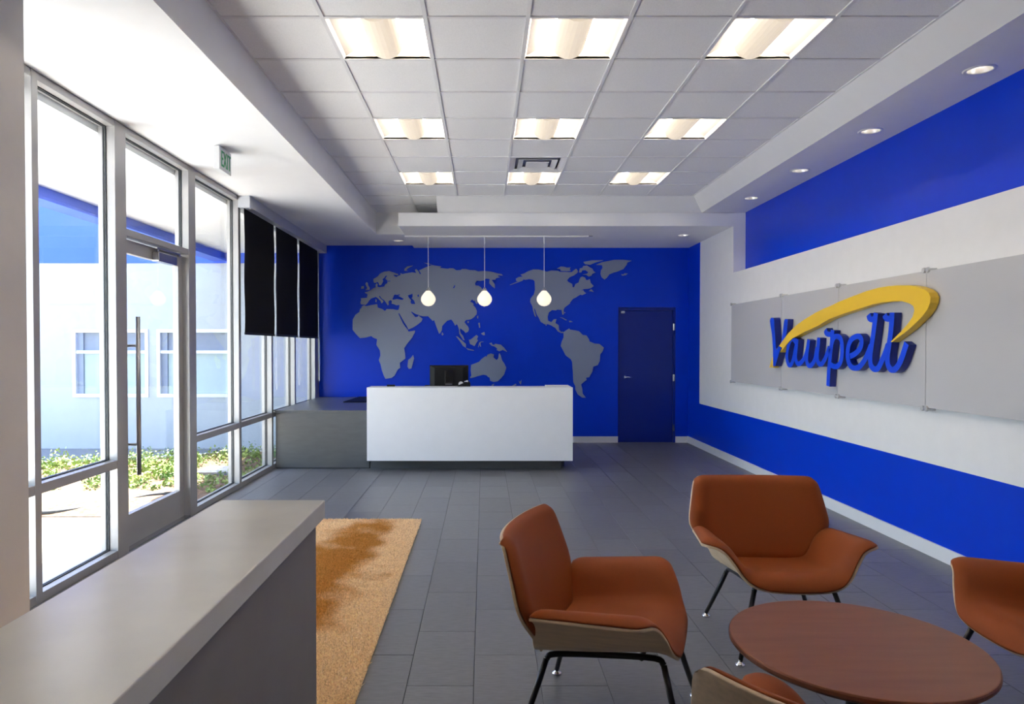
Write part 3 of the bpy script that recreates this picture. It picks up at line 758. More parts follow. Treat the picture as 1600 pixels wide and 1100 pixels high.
for i, (xa, xb) in enumerate(wins):
    f = MB()
    t = 0.055
    f.box(xa, xa + t, YW - 0.02, YW + 0.12, WZ0, WZ1)
    f.box(xb - t, xb, YW - 0.02, YW + 0.12, WZ0, WZ1)
    f.box(xa + t, xb - t, YW - 0.02, YW + 0.12, WZ0, WZ0 + t)
    f.box(xa + t, xb - t, YW - 0.02, YW + 0.12, WZ1 - t, WZ1)
    f.box(xa + t, xb - t, YW, YW + 0.1, 1.44, 1.49)
    wf = f.build('window_frame', M['vinyl'], nb)
    bx('window_pane', M['ext_glass'], (xa + t, xb - t, YW + 0.06, YW + 0.075, WZ0 + t, 1.44), wf)
    bx('window_pane', M['ext_glass'], (xa + t, xb - t, YW + 0.085, YW + 0.10, 1.49, WZ1 - t), wf)
    bl = MB()
    n = 14
    for q in range(n):
        z = 1.495 + (WZ1 - t - 1.50) * q / n
        bl.box(xa + t + 0.02, xb - t - 0.02, YW + 0.062, YW + 0.078, z, z + 0.017)
    bl.build('window_blind', M['ext_blind'], wf)
    bx('side_screen', M['ext_blind'], (xa + t, xa + t + 0.10, YW + 0.035, YW + 0.055, WZ0 + t, WZ1 - t), wf)
# entrance canopy outside, white underside and blue fascia beam
cn = empty('entrance_canopy', (-3.55, 4.5, 3.09))
tag(cn, 'white canopy underside with blue edge beam above the entrance outside', 'canopy')
bx('canopy_slab', M['soffit'], (-4.30, XO - 0.005, -6, YW - 0.02, 3.09, 3.42), cn)
bx('fascia_beam', M['ext_blue'], (-4.42, -4.26, -6, YW - 0.02, 3.00, 3.45), cn)
bx('beam_flange', M['ext_blue'], (-4.46, -4.22, -6, YW - 0.02, 2.955, 2.985), cn)
# outer wall above the glazing
struct(bx('wall_outer', M['ext_white'], (XO - 0.0, XI, YF, YB + 0.2, ZS + 0.0, 4.2)))

# ------------------------------------------------------------------ valance and roller blinds
vl = bx('blind_valance', M['valance'], (XI + 0.002, -2.537, 7.62, YB - 0.002, 3.055, ZS - 0.001), None, 0.003)
tag(vl, 'grey metal valance box above the black roller blinds', 'valance')
for (y0, y1, lab) in ((7.66, 8.74, 'black roller blind hanging nearest the glass entrance door'),
                      (8.82, 9.83, 'black roller blind hanging between the two other blinds'),
                      (9.93, 11.02, 'black roller blind hanging nearest the blue back wall')):
    r = empty('roller_blind', (-2.61, (y0 + y1) / 2, 1.68))
    tag(r, lab, 'blind', 'black roller blinds at the windows')
    c = MB()
    n = 12
    for s_ in (0, 1):
        for i in range(n + 1):
            z = 1.70 + (3.054 - 1.70) * i / n
            x = -2.612 + 0.004 * math.sin(i * 0.9) + 0.0015 * s_
            c.v += [(x, y0, z), (x, y1, z)]
    for s_ in (0, 1):
        for i in range(n):
            a = s_ * 2 * (n + 1) + 2 * i
            c.f.append((a, a + 1, a + 3, a + 2))
    c.build('shade_cloth', M['blackcloth'], r, fix=False)
    bx('hem_bar', M['black_plastic'], (-2.618, -2.604, y0, y1, 1.678, 1.704), r, 0.003)
    cd = MB()
    yc = y1 + 0.025
    for dx in (-0.008, 0.008):
        cd.tube([(-2.60 + dx, yc, 1.02), (-2.60 + dx, yc, 3.054)], 0.0022, 5)
    cd.tube([(-2.608, yc, 1.02), (-2.60, yc, 1.005), (-2.592, yc, 1.02)], 0.0022, 5)
    cd.build('pull_chain', M['steel'], r)

# ------------------------------------------------------------------ ceiling lights
def make_troffer():
    r = empty('ceiling_light', (0, 0, 0))
    a = T / 2 - 0.014
    h = 0.11
    p = MB()
    # sloping reflector pan: side wings curve up towards the lamp basket
    prof = [(-a, 0.0), (-a + 0.012, 0.02), (-0.20, 0.062), (-0.12, 0.098), (-0.10, h), (0.10, h), (0.12, 0.098), (0.20, 0.062), (a - 0.012, 0.02), (a, 0.0)]
    for y in (-a, a):
        p.v += [(x, y, z) for x, z in prof]
    n = len(prof)
    for i in range(n - 1):
        p.f.append((i, i + 1, n + i + 1, n + i))
    p.f.append(tuple(range(n)))
    p.f.append(tuple(range(n, 2 * n)))
    p.build('reflector_pan', M['pan'], r, local=True, fix=False)
    b = MB()
    m = 12
    for y in (-a + 0.004, a - 0.035):
        b.v += [(-0.108 * math.cos(PI * i / m), y, 0.080 - 0.098 * math.sin(PI * i / m)) for i in range(m + 1)]
    for i in range(m):
        b.f.append((i, i + 1, m + 2 + i, m + 1 + i))
    b.f.append(tuple(range(m + 1)))
    b.f.append(tuple(range(m + 1, 2 * m + 2)))
    b.build('lamp_basket', M['lamp'], r, local=True, smooth=False)
    for sx in (-1, 1):
        tu = MB()
        tu.tube([(sx * 0.100, -a + 0.03, 0.094), (sx * 0.100, a - 0.03, 0.094)], 0.008, 8)
        tu.build('tube', M['tube'], r, local=True, smooth=True)
    f = MB()
    c = T / 2 - 0.012
    for q in ((-c, -a, -c, c), (a, c, -c, c), (-a, a, -c, -a), (-a, a, a, c)):
        f.box(q[0], q[1], q[2], q[3], -0.002, 0.015)
    f.build('frame', M['grid'], r, local=True)
    return r
troffer = make_troffer()
names_c = {1: 'left', 3: 'middle', 5: 'right'}
names_r = {0: 'the large row nearest the camera', 3: 'the second row', 6: 'the far row over the desk'}
first = True
for i, j in lights_at:
    o = troffer if first else clone(troffer)
    first = False
    o.location = (X0C + T * (i + 0.5), Y0C + T * (j + 0.5), ZC)
    lab = ('square recessed warm ceiling light, %s one of %s' % (names_c[i], names_r[j])) if j in names_r else 'square recessed warm ceiling light above the camera, %s one of the %s hidden row' % (names_c[i], 'first' if j == -3 else 'second')
    tag(o, lab, 'ceiling light', 'square ceiling lights')

# air vent
av = empty('air_vent', (X0C + T * 3.5, Y0C + T * 5.5, ZC))
tag(av, 'square metal air vent with nested louvres in the ceiling grid', 'vent')
cx, cy = av.location.x, av.location.y
for k, (ro, ri, dz) in enumerate(((0.296, 0.232, 0.0), (0.205, 0.150, 0.004), (0.120, 0.0, 0.008))):
    q = MB()
    zo, zi = ZC - 0.002 - dz * 0.3, ZC + 0.014
    for sx, sy in ((1, 0), (-1, 0), (0, 1), (0, -1)):
        def P(r_, t_, z_):
            return (cx + (sx * r_ if sx else t_), cy + (sy * r_ if sy else t_), z_)
        if ri > 0:
            q.add([P(ro, -ro, zo), P(ro, ro, zo), P(ri, ri, zi), P(ri, -ri, zi), P(ro, -ro, zo + 0.004), P(ro, ro, zo + 0.004), P(ri, ri, zi + 0.004), P(ri, -ri, zi + 0.004)],
                  [(0, 1, 2, 3), (4, 7, 6, 5), (0, 4, 5, 1), (2, 6, 7, 3), (1, 5, 6, 2), (3, 7, 4, 0)])
    if ri == 0:
        q.box(cx - ro, cx + ro, cy - ro, cy + ro, zo, zo + 0.006)
    q.build('louvre_ring' if ri > 0 else 'centre_plate', M['grid'], av)
bx('duct_box', M['dark_steel'], (cx - 0.29, cx + 0.29, cy - 0.29, cy + 0.29, ZC + 0.045, ZC + 0.12), av)

# downlights
def make_downlight():
    r = empty('downlight', (0, 0, 0))
    t = MB()
    t.lathe([(0.070, 0.0), (0.074, -0.005), (0.090, -0.006), (0.095, 0.0), (0.095, 0.004), (0.070, 0.004)], (0, 0, 0), 28, cap=False)
    t.build('trim_ring', M['grid'], r, local=True, smooth=True)
    c = MB()
    c.lathe([(0.071, 0.0), (0.066, 0.03), (0.055, 0.07), (0.045, 0.10)], (0, 0, 0.001), 28, cap=False)
    c.f.append(tuple(range(3 * 28, 4 * 28)))
    c.build('reflector', M['can'], r, local=True, smooth=True)
    b = MB()
    b.lathe([(0.001, 0.035), (0.025, 0.04), (0.032, 0.055), (0.028, 0.08), (0.012, 0.10)], (0, 0, 0), 18)
    b.build('bulb', M['bulb'], r, local=True, smooth=True)
    return r
dlp = make_downlight()
first = True
for x, y, z, lab in ((3.19, 4.544, ZR, 'largest round recessed downlight, first along the right soffit'), (3.19, 5.82, ZR, 'second round recessed downlight along the right soffit'),
                     (3.19, 7.11, ZR, 'third round recessed downlight along the right soffit'), (3.19, 8.41, ZR, 'fourth round recessed downlight, farthest along the right soffit'),
                     (2.846, 10.06, ZCAN, 'small round recessed downlight above the blue door'), (-1.32, 10.81, ZS, 'small round recessed downlight near the top left of the blue wall')):
    o = dlp if first else clone(dlp)
    first = False
    o.location = (x, y, z - 0.0005)
    tag(o, lab, 'downlight', 'round downlights in the soffits')
# cans need openings in the soffits: boolean cut with plain cylinders baked into the mesh
def cut_hole(name_match, x, y, z):
    for s_ in ceiling.children:
        if not s_.name.startswith(name_match):
            continue
        b = [s_.matrix_world @ Vector(c) for c in s_.bound_box]
        mn = Vector((min(q.x for q in b), min(q.y for q in b), min(q.z for q in b)))
        mx = Vector((max(q.x for q in b), max(q.y for q in b), max(q.z for q in b)))
        if mn.x < x < mx.x and mn.y < y < mx.y and abs(mn.z - z) < 0.02:
            c = MB()
            c.lathe([(0.0725, -0.02), (0.0725, 0.11)], (x, y, z), 28)
            co = c.build('cutter', None)
            md = s_.modifiers.new('hole', 'BOOLEAN')
            md.object = co
            md.operation = 'DIFFERENCE'
            md.solver = 'EXACT'
            bpy.context.view_layer.update()
            dg = bpy.context.evaluated_depsgraph_get()
            me = bpy.data.meshes.new_from_object(s_.evaluated_get(dg))
            s_.modifiers.remove(md)
            s_.data = me
            bpy.data.objects.remove(co)
            return
bpy.context.view_layer.update()
for x, y, z, nm in ((3.19, 4.544, ZR, 'soffit'), (3.19, 5.82, ZR, 'soffit'), (3.19, 7.11, ZR, 'soffit'), (3.19, 8.41, ZR, 'soffit'), (2.846, 10.06, ZCAN, 'dropped_panel'), (-1.32, 10.81, ZS, 'soffit')):
    cut_hole(nm, x, y, z)

# exit sign
ex = empty('exit_sign', (-2.165, 5.83, 2.985))
tag(ex, 'white exit sign with green EXIT letters under the left soffit', 'sign')
bx('housing', M['white_plastic'], (-2.192, -2.140, 5.70, 5.96, 2.985, 3.170), ex, 0.004)
bx('mount', M['white_plastic'], (-2.185, -2.147, 5.77, 5.89, 3.165, ZS - 0.0005), ex)
bx('face_plate', M['exit_face'], (-2.141, -2.138, 5.71, 5.95, 2.995, 3.16), ex)
tcu = bpy.data.curves.new('exit_text', 'FONT')
tcu.body = 'EXIT'
tcu.space_character = 1.12
tcu.size = 0.155
tcu.extrude = 0.002
tcu.offset = 0.0
tcu.align_x = 'CENTER'
tcu.align_y = 'CENTER'
tmp = bpy.data.objects.new('tmp', tcu)
COL.objects.link(tmp)
bpy.context.view_layer.update()
tme = bpy.data.meshes.new_from_object(tmp.evaluated_get(bpy.context.evaluated_depsgraph_get()))
bpy.data.objects.remove(tmp)
xs_ = [v.co.x for v in tme.vertices]
sc_ = 0.205 / (max(xs_) - min(xs_))
ys_ = [v.co.y for v in tme.vertices]
sy_ = 0.125 / (max(ys_) - min(ys_))
ymid = (max(ys_) + min(ys_)) / 2
for v in tme.vertices:
    x, y, z = v.co
    v.co = (z + 0.029, x * sc_, (y - ymid) * sy_ + 0.0925)
tme.materials.clear()
tme.materials.append(M['exit_green'])
tob = bpy.data.objects.new('exit_letters', tme)
COL.objects.link(tob)
tob.parent = ex

# ------------------------------------------------------------------ pendants on a rail under the dropped panel
YPN = 10.1
rl = empty('pendant_rail', (0.18, YPN, ZCAN))
tag(rl, 'thin white rail under the dropped panel carrying three globe pendants', 'rail')
bx('rail_bar', M['white_plastic'], (-1.14, 1.50, YPN - 0.012, YPN + 0.012, ZCAN - 0.022, ZCAN - 0.0005), rl, 0.003)
bx('end_feed', M['steel'], (1.50, 1.56, YPN - 0.010, YPN + 0.010, ZCAN - 0.016, ZCAN - 0.0005), rl)
for x, lab in ((-0.803, 'lit white globe pendant hanging at the left, over central Asia on the map'), (0.007, 'lit white globe pendant hanging in the middle, right of the monitor'), (0.863, 'lit white globe pendant hanging at the right, over North America on the map')):
    p = empty('pendant_lamp', (x, YPN, 2.13))
    tag(p, lab, 'pendant lamp', 'globe pendants over the reception desk')
    s_ = MB()
    s_.tube([(x, YPN, ZCAN - 0.115), (x, YPN, ZCAN - 0.022)], 0.011, 12)
    s_.build('stem', M['white_plastic'], p)
    c = MB()
    c.tube([(x, YPN, 2.405), (x, YPN, ZCAN - 0.11)], 0.0042, 6)
    c.build('cord', M['white_plastic'], p)
    wr = MB()
    wr.tube([(x - 0.042, YPN, 2.335), (x - 0.022, YPN, 2.375), (x, YPN, 2.408), (x + 0.022, YPN, 2.375), (x + 0.042, YPN, 2.335)], 0.0045, 6)
    wr.build('wire_bail', M['steel'], p, smooth=True)
    cp = MB()
    cp.lathe([(0.022, 0.0), (0.024, 0.02), (0.016, 0.045), (0.004, 0.055)], (x, YPN, 2.335), 16)
    cp.build('socket_cap', M['steel'], p, smooth=True)
    g = MB()
    prof = [(0.002, -0.107), (0.04, -0.100), (0.075, -0.078), (0.099, -0.042), (0.107, -0.010), (0.102, 0.022), (0.086, 0.052), (0.066, 0.078), (0.048, 0.098), (0.034, 0.111), (0.026, 0.116)]
    g.lathe(prof, (x, YPN, 2.238), 28)
    g.build('globe', M['globe'], p, smooth=True)

# ------------------------------------------------------------------ world map mounted on the back wall
wmap = empty('world_map', (0.3, YB, 1.2))
tag(wmap, 'large grey world map of cut-out continents mounted on the blue wall', 'wall map')
YM0, YM1 = YB - 0.028, YB - 0.020
plc = lambda a, b, d: (a, d, b)
MB().prism([MAP_EURASIA] + MAP_LAKES, plc, YM0, YM1).build('continent', M['map'], wmap)
for c in MAP_CONTINENTS:
    MB().prism([c], plc, YM0, YM1).build('continent', M['map'], wmap)
for c in MAP_ISLANDS:
    MB().prism([c], plc, YM0, YM1).build('island', M['map'], wmap)
pin_me = None
for x, z in ((-1.6, 1.6), (-1.6, 2.1), (-0.4, 1.9), (0.0, 2.2), (-1.0, 2.2), (0.9, 2.3), (1.3, 2.1), (1.0, 1.9), (1.6, 1.6), (1.8, 1.3), (0.0, 1.15), (0.3, 1.1)):
    if pin_me is None:
        o = MB().lathe([(0.008, -0.02), (0.008, -0.0005)], (0, 0, 0), 8, 'y').build('standoff_pin', M['steel'], wmap, local=True)
        pin_me = o.data
    else:
        o = bpy.data.objects.new('standoff_pin', pin_me)
        COL.objects.link(o)
        o.parent = wmap
    o.location = (x - 0.3, 0, z - 1.2)


# ------------------------------------------------------------------ logo sign on the right wall
sg = empty('logo_sign', (3.25, 6.5, 1.1))
tag(sg, 'long grey wall sign with raised blue Vaupell lettering and yellow swoosh', 'sign')
SY = [9.207, 7.656, 6.429, 5.150, 3.90, 2.65]
XP0, XP1 = 3.244, 3.250
SZ0, SZ1 = 1.095, 2.098
for k in range(len(SY) - 1):
    bx('panel', M['sign'], (XP0, XP1, SY[k + 1] + 0.003, SY[k] - 0.003, SZ0, SZ1), sg)
for k, y in enumerate(SY):
    for z in (SZ0 - 0.006, SZ1 + 0.006):
        s_ = MB()
        for dy in ((-0.022, 0.022) if 0 < k < len(SY) - 1 else (0.0,)):
            s_.lathe([(0.018, 3.230), (0.020, 3.234), (0.020, 3.2435)], (0, y + dy, z), 14, 'x')
            s_.lathe([(0.013, 3.243), (0.013, XR)], (0, y + dy, z), 12, 'x')
        s_.build('standoff', M['standoff'], sg, smooth=False)
XF0, XF1 = 3.180, 3.238
plx = lambda a, b, d: (d, a, b)
def ribbon(pts, w, x0, x1):
    P = catmull(pts, 6)
    mb = MB()
    n = len(P)
    L, R = [], []
    for i, p in enumerate(P):
        t = P[min(i + 1, n - 1)] - P[max(i - 1, 0)]
        t /= np.linalg.norm(t) + 1e-9
        nrm = np.array([-t[1], t[0]])
        # calligraphic pen: upright strokes broader than level ones
        ww = w * (0.70 + 0.30 * abs(t[1]))
        L.append(p + nrm * ww / 2)
        R.append(p - nrm * ww / 2)
    for i in range(n):
        for q, x in ((L[i], x0), (R[i], x0), (L[i], x1), (R[i], x1)):
            mb.v.append((x, float(q[0]), float(q[1])))
    for i in range(n - 1):
        a, b = 4 * i, 4 * (i + 1)
        mb.f += [(a, a + 1, b + 1, b), (a + 2, b + 2, b + 3, a + 3), (a, b, b + 2, a + 2), (a + 1, a + 3, b + 3, b + 1)]
    mb.f += [(0, 2, 3, 1), (4 * n - 4, 4 * n - 3, 4 * n - 1, 4 * n - 2)]
    return mb
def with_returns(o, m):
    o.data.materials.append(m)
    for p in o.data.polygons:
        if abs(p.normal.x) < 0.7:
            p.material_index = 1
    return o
vm_ = MB().prism([SIGN_V_LOW], plx, XF0 - 0.012, XF1)
vm_.prism([SIGN_V_HIGH], plx, XF0, XF1)
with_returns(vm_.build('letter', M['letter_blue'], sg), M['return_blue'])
runs = []
for k, (nm, pts) in enumerate(SIGN_STROKES):
    if k in (0, 2, 4, 7, 8, 10):
        runs.append(MB())
    q = ribbon(pts, 0.064, XF0 + 0.0004 * (k % 3), XF1)
    runs[-1].add(q.v, q.f)
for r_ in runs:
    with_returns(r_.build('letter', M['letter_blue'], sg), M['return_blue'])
MB().prism([SIGN_SWOOSH], plx, XF0 - 0.006, XF1 - 0.002).build('swoosh', M['letter_yellow'], sg)

# ------------------------------------------------------------------ reception desk
rd = empty('reception_desk', (-0.2, 9.1, 0))
tag(rd, 'long white box-fronted reception desk on a recessed dark plinth', 'reception desk')
DXA, DXB = -1.457, 1.102
c = MB()
c.box(DXA, DXB, 8.70, 8.75, 0.128, 1.040)
c.box(DXA, DXB, 8.75, 9.06, 0.990, 1.040)
c.box(DXA, DXA + 0.05, 8.75, 9.06, 0.128, 0.990)
c.box(DXB - 0.05, DXB, 8.75, 9.06, 0.128, 0.990)
c.build('counter_shell', M['desk_white'], rd)
bx('plinth', M['desk_grey'], (-1.447, 0.978, 8.895, 9.40, 0, 0.127), rd)
bx('back_panel', M['desk_grey'], (DXA + 0.052, DXB - 0.052, 9.02, 9.055, 0.128, 0.985), rd)
bx('worktop', M['desk_grey'], (-1.449, 1.05, 9.062, 9.85, 0.700, 0.738), rd)
bx('end_panel', M['desk_grey'], (1.00, 1.04, 9.062, 9.82, 0.0, 0.699), rd)
cr = empty('side_counter', (-2.05, 9.5, 0))
tag(cr, 'low grey laminate counter between the desk and the windows', 'counter')
cb = MB()
cb.box(-2.645, -1.4585, 8.885, 10.12, 0.012, 0.708)
cb.box(-2.645, -2.060, 10.12, 11.31, 0.012, 0.708)
cb.build('cabinet_body', M['desk_grey'], cr)
ct = MB()
ct.prism([[(-2.655, 8.875), (-1.4585, 8.875), (-1.4585, 10.60), (-2.05, 10.60), (-2.05, 11.315), (-2.655, 11.315)]], lambda a, b, d: (a, b, d), 0.7085, 0.740)
ct.build('countertop', M['desk_grey'], cr, bevel=0.002)
bx('toe_kick', M['gasket'], (-2.64, -1.455, 8.90, 10.1, 0.0, 0.0115), cr)
wd = MB()
wd.add([(-2.045, 10.16, 0.7405), (-1.46, 10.16, 0.7405), (-1.46, 10.56, 0.7405), (-2.045, 10.56, 0.7405), (-2.045, 10.16, 0.752), (-1.46, 10.16, 0.752), (-1.46, 10.56, 0.80), (-1.88, 10.56, 0.80)],
       [(0, 3, 2, 1), (4, 5, 6, 7), (0, 1, 5, 4), (1, 2, 6, 5), (2, 3, 7, 6), (3, 0, 4, 7)])
tag(wd.build('desk_organiser', M['black_plastic'], None, bevel=0.004, origin=(-1.75, 10.36, 0.7405)), 'black wedge-shaped case lying on the grey side counter', 'desk organiser')
# monitor, seen from behind
mo = empty('computer_monitor', (-0.47, 9.40, 0.738))
tag(mo, 'black computer monitor seen from behind, on the reception desk', 'monitor')
bx('screen', M['black_gloss'], (-0.728, -0.210, 9.385, 9.40, 0.985, 1.302), mo, 0.004)
sh = MB()
sh.add([(-0.725, 9.384, 0.988), (-0.213, 9.384, 0.988), (-0.213, 9.384, 1.299), (-0.725, 9.384, 1.299), (-0.66, 9.345, 1.02), (-0.28, 9.345, 1.02), (-0.28, 9.345, 1.27), (-0.66, 9.345, 1.27)],
       [(0, 1, 2, 3), (4, 7, 6, 5), (0, 4, 5, 1), (1, 5, 6, 2), (2, 6, 7, 3), (3, 7, 4, 0)])
sh.build('back_housing', M['black_plastic'], mo, bevel=0.006)
bx('stand_column', M['black_gloss'], (-0.525, -0.415, 9.32, 9.344, 0.75, 1.235), mo, 0.004)
sb = MB()
sb.lathe([(0.13, 0.0), (0.13, 0.008), (0.11, 0.014)], (-0.47, 9.36, 0.7385), 28)
sb.build('stand_base', M['black_plastic'], mo)
bx('port_strip', M['steel'], (-0.515, -0.425, 9.318, 9.3195, 1.045, 1.055), mo)
# things on the ledge
bx_t = bx('stapler', M['black_plastic'], (-1.245, -1.14, 8.96, 9.00, 1.0402, 1.062), None, 0.006)
tag(bx_t, 'small flat black object lying on the left part of the desk ledge', 'stapler')
tr = MB()
tr.box(0.78, 1.085, 8.79, 9.0, 1.0402, 1.046)
tr.box(0.78, 0.786, 8.79, 9.0, 1.046, 1.058)
tr.box(1.079, 1.085, 8.79, 9.0, 1.046, 1.050)
tr.box(0.786, 1.079, 8.994, 9.0, 1.046, 1.058)
tag(tr.build('paper_tray', M['white_plastic']), 'shallow white tray on the right end of the desk ledge', 'tray')
tp = empty('tape_dispenser', (-0.265, 9.0, 1.0402))
tag(tp, 'small black and white tape dispenser in front of the monitor', 'tape dispenser')
b = MB()
b.prism([[(-0.34, 1.0402), (-0.175, 1.0402), (-0.178, 1.085), (-0.20, 1.112), (-0.235, 1.105), (-0.27, 1.082), (-0.34, 1.052)]], lambda a, b_, d: (a, d, b_), 8.965, 9.035)
b.build('body', M['black_plastic'], tp, bevel=0.003)
b = MB()
b.lathe([(0.010, -0.018), (0.030, -0.018), (0.030, 0.018), (0.010, 0.018)], (-0.298, 8.99, 1.071), 22, 'y')
b.build('tape_roll', M['white_plastic'], tp)
b = MB()
b.prism([[(-0.255, 1.102), (-0.212, 1.118), (-0.20, 1.096), (-0.222, 1.098)]], lambda a, b_, d: (a, d, b_), 8.962, 9.03)
b.build('tape_end', M['white_plastic'], tp)
ph = empty('black_speaker', (-0.755, 9.30, 0.738))
tag(ph, 'small black box beside the left side of the monitor', 'speaker')
bx('cabinet', M['black_plastic'], (-0.80, -0.735, 9.42, 9.50, 0.7385, 1.03), ph, 0.004)
bx('grille', M['black_gloss'], (-0.795, -0.740, 9.5005, 9.506, 0.76, 1.01), ph)

# ------------------------------------------------------------------ rug
rug = empty('rug', (-1.35, 3.55, 0))
tag(rug, 'long tan and rust-orange shag rug on the grey tile floor', 'rug')
RX0, RX1, RY0, RY1 = -2.05, -0.556, 2.16, 6.20
bx('backing', M['rug'], (RX0, RX1, RY0, RY1, 0.0005, 0.010), rug)
def pile(n, x0, x1, y0, y1):
    bx_ = rng.uniform(x0, x1, n)
    by_ = rng.uniform(y0, y1, n)
    an = rng.uniform(0, 2 * PI, n)
    hgt = rng.uniform(0.010, 0.019, n)
    ww = rng.uniform(0.0035, 0.0065, n)
    lean = rng.normal(0, 0.007, (n, 2))
    a = np.c_[bx_ - np.cos(an) * ww, by_ - np.sin(an) * ww, np.full(n, 0.008)]
    b = np.c_[bx_ + np.cos(an) * ww, by_ + np.sin(an) * ww, np.full(n, 0.008)]
    c = np.c_[bx_ + lean[:, 0], by_ + lean[:, 1], 0.008 + hgt]
    return np.stack([a, b, c], 1).reshape(-1, 3)
pv = np.concatenate([pile(120000, -1.62, RX1, RY0, RY1), pile(24000, RX0, -1.62, RY0, RY1)])
pv -= np.array([-1.35, 3.55, 0])
pm = bpy.data.meshes.new('pile')
pm.vertices.add(len(pv)); pm.vertices.foreach_set('co', pv.ravel())
nt_ = len(pv) // 3
pm.loops.add(nt_ * 3); pm.loops.foreach_set('vertex_index', np.arange(nt_ * 3))
pm.polygons.add(nt_); pm.polygons.foreach_set('loop_start', np.arange(nt_) * 3)
pm.update(calc_edges=True)
pm.materials.append(M['rug'])
po = bpy.data.objects.new('pile', pm)
COL.objects.link(po)
po.parent = rug
po['kind'] = 'stuff'

# ------------------------------------------------------------------ round table
tb = empty('round_table', (1.40, 2.63, 0))
tag(tb, 'low round table with red-brown wood top among the lounge chairs', 'table')
t = MB()
t.lathe([(0.425, 0.388), (0.443, 0.394), (0.450, 0.402), (0.450, 0.414), (0.447, 0.4195), (0.443, 0.4205)], (1.40, 2.63, 0), 96)
to = t.build('tabletop', M['table'], tb)
t = MB()
t.lathe([(0.32, 0.350), (0.40, 0.372), (0.425, 0.3875)], (1.40, 2.63, 0), 64)
t.build('underside', M['table_edge'], tb, smooth=True)
t = MB()
t.lathe([(0.05, 0.02), (0.032, 0.05), (0.03, 0.33), (0.06, 0.352)], (1.40, 2.63, 0), 24)
t.build('column', M['black_frame'], tb, smooth=True)
t = MB()
t.lathe([(0.26, 0.0), (0.262, 0.008), (0.24, 0.018), (0.05, 0.024)], (1.40, 2.63, 0.0005), 48)
t.build('base', M['black_frame'], tb, smooth=True)

# ------------------------------------------------------------------ lounge chairs
def interp(t, a, b):
    return a + (b - a) * t
REAR = np.array([(0, .322), (.09, .321), (.17, .322), (.226, .330), (.264, .354), (.286, .394), (.302, .434), (.320, .468), (.346, .491), (.384, .503)])
FRONT = np.array([(0, .388), (.08, .387), (.15, .388), (.215, .397), (.262, .420), (.296, .455), (.322, .490), (.346, .514), (.382, .529), (.438, .534)])
REAR_D = np.array(catmull(REAR, 3)); FRONT_D = np.array(catmull(FRONT, 3))
NSEC = len(REAR_D)
def seat_pt(s, t):
    k = abs(s) * (NSEC - 1)
    i = min(int(k), NSEC - 2)
    f = k - i
    r = REAR_D[i] * (1 - f) + REAR_D[i + 1] * f
    q = FRONT_D[i] * (1 - f) + FRONT_D[i + 1] * f
    tt = t
    y = r[0] + (q[0] - r[0]) * tt
    z = r[1] + (q[1] - r[1]) * tt
    a = abs(s)
    xr = -0.275 + 0.02 * a ** 2
    xf = 0.280 - 0.095 * max(0, (a - 0.30) / 0.70) ** 1.2
    x = xr + (xf - xr) * t
    mid = max(0, 1 - (a / 0.42) ** 2)
    z -= 0.014 * math.sin(PI * min(1, t * 1.05)) * mid
    if t > 0.82:
        z -= 0.055 * ((t - 0.82) / 0.18) ** 2 * max(0, 1 - (a / 0.55) ** 2)
    # rounded front tip of the arm
    if a > 0.86:
        e = (a - 0.86) / 0.14
        x -= 0.03 * e ** 3 * t ** 3
    return np.array([x, math.copysign(y, s) if s else 0.0, z])
BZ = [0.322, 0.38, 0.44, 0.49, 0.53, 0.57, 0.66, 0.74, 0.795]
BW = [0.225, 0.272, 0.330, 0.372, 0.390, 0.392, 0.376, 0.361, 0.350]
def back_pt(s, t):
    z = 0.322 + (0.795 - 0.322) * t
    w = float(np.interp(z, BZ, BW))
    a = abs(s)
    x = -0.272 - 0.170 * t + 0.05 * t * (1 - t) * 0.6 + 0.062 * a ** 2.2 * (0.35 + 0.65 * t)
    # rounded top corners
    if a > 0.86 and t > 0.88:
        e = ((a - 0.86) / 0.14) * ((t - 0.88) / 0.12)
        z -= 0.020 * e * e
        w -= 0.012 * e * e
    z -= 0.008 * (1 - a ** 2) * t ** 4
    return np.array([x, s * w, z])
def surf(fn, ns, ntt, flip, inset_s=0.0, inset_t0=0.0, inset_t1=0.0):
    G = np.zeros((ntt, ns, 3)); Nn = np.zeros((ntt, ns, 3))
    S_ = np.linspace(-1 + inset_s, 1 - inset_s, ns); T_ = np.linspace(inset_t0, 1 - inset_t1, ntt)
    for j, t in enumerate(T_):
        for i, s in enumerate(S_):
            G[j, i] = fn(s, t)
            e = 1e-3
            s0, s1 = max(-1, s - e), min(1, s + e)
            t0, t1 = max(0, t - e), min(1, t + e)
            n = np.cross(fn(s1, t) - fn(s0, t), fn(s, t1) - fn(s, t0))
            n /= np.linalg.norm(n) + 1e-12
            Nn[j, i] = n * flip
    return G, Nn
def closed_sheet(A, B):
    """solid between two grids sharing topology"""
    nt2, ns, _ = A.shape
    mb = MB()
    mb.v = [tuple(map(float, q)) for q in A.reshape(-1, 3)] + [tuple(map(float, q)) for q in B.reshape(-1, 3)]
    o = nt2 * ns
    for j in range(nt2 - 1):
        for i in range(ns - 1):
            a = j * ns + i
            mb.f.append((a, a + 1, a + ns + 1, a + ns))
            mb.f.append((o + a, o + a + ns, o + a + ns + 1, o + a + 1))
    rim = [i for i in range(ns)] + [j * ns + ns - 1 for j in range(1, nt2)] + [(nt2 - 1) * ns + i for i in range(ns - 2, -1, -1)] + [j * ns for j in range(nt2 - 2, 0, -1)]
    for k in range(len(rim)):
        a, b = rim[k], rim[(k + 1) % len(rim)]
        mb.f.append((a, o + a, o + b, b))
    return mb
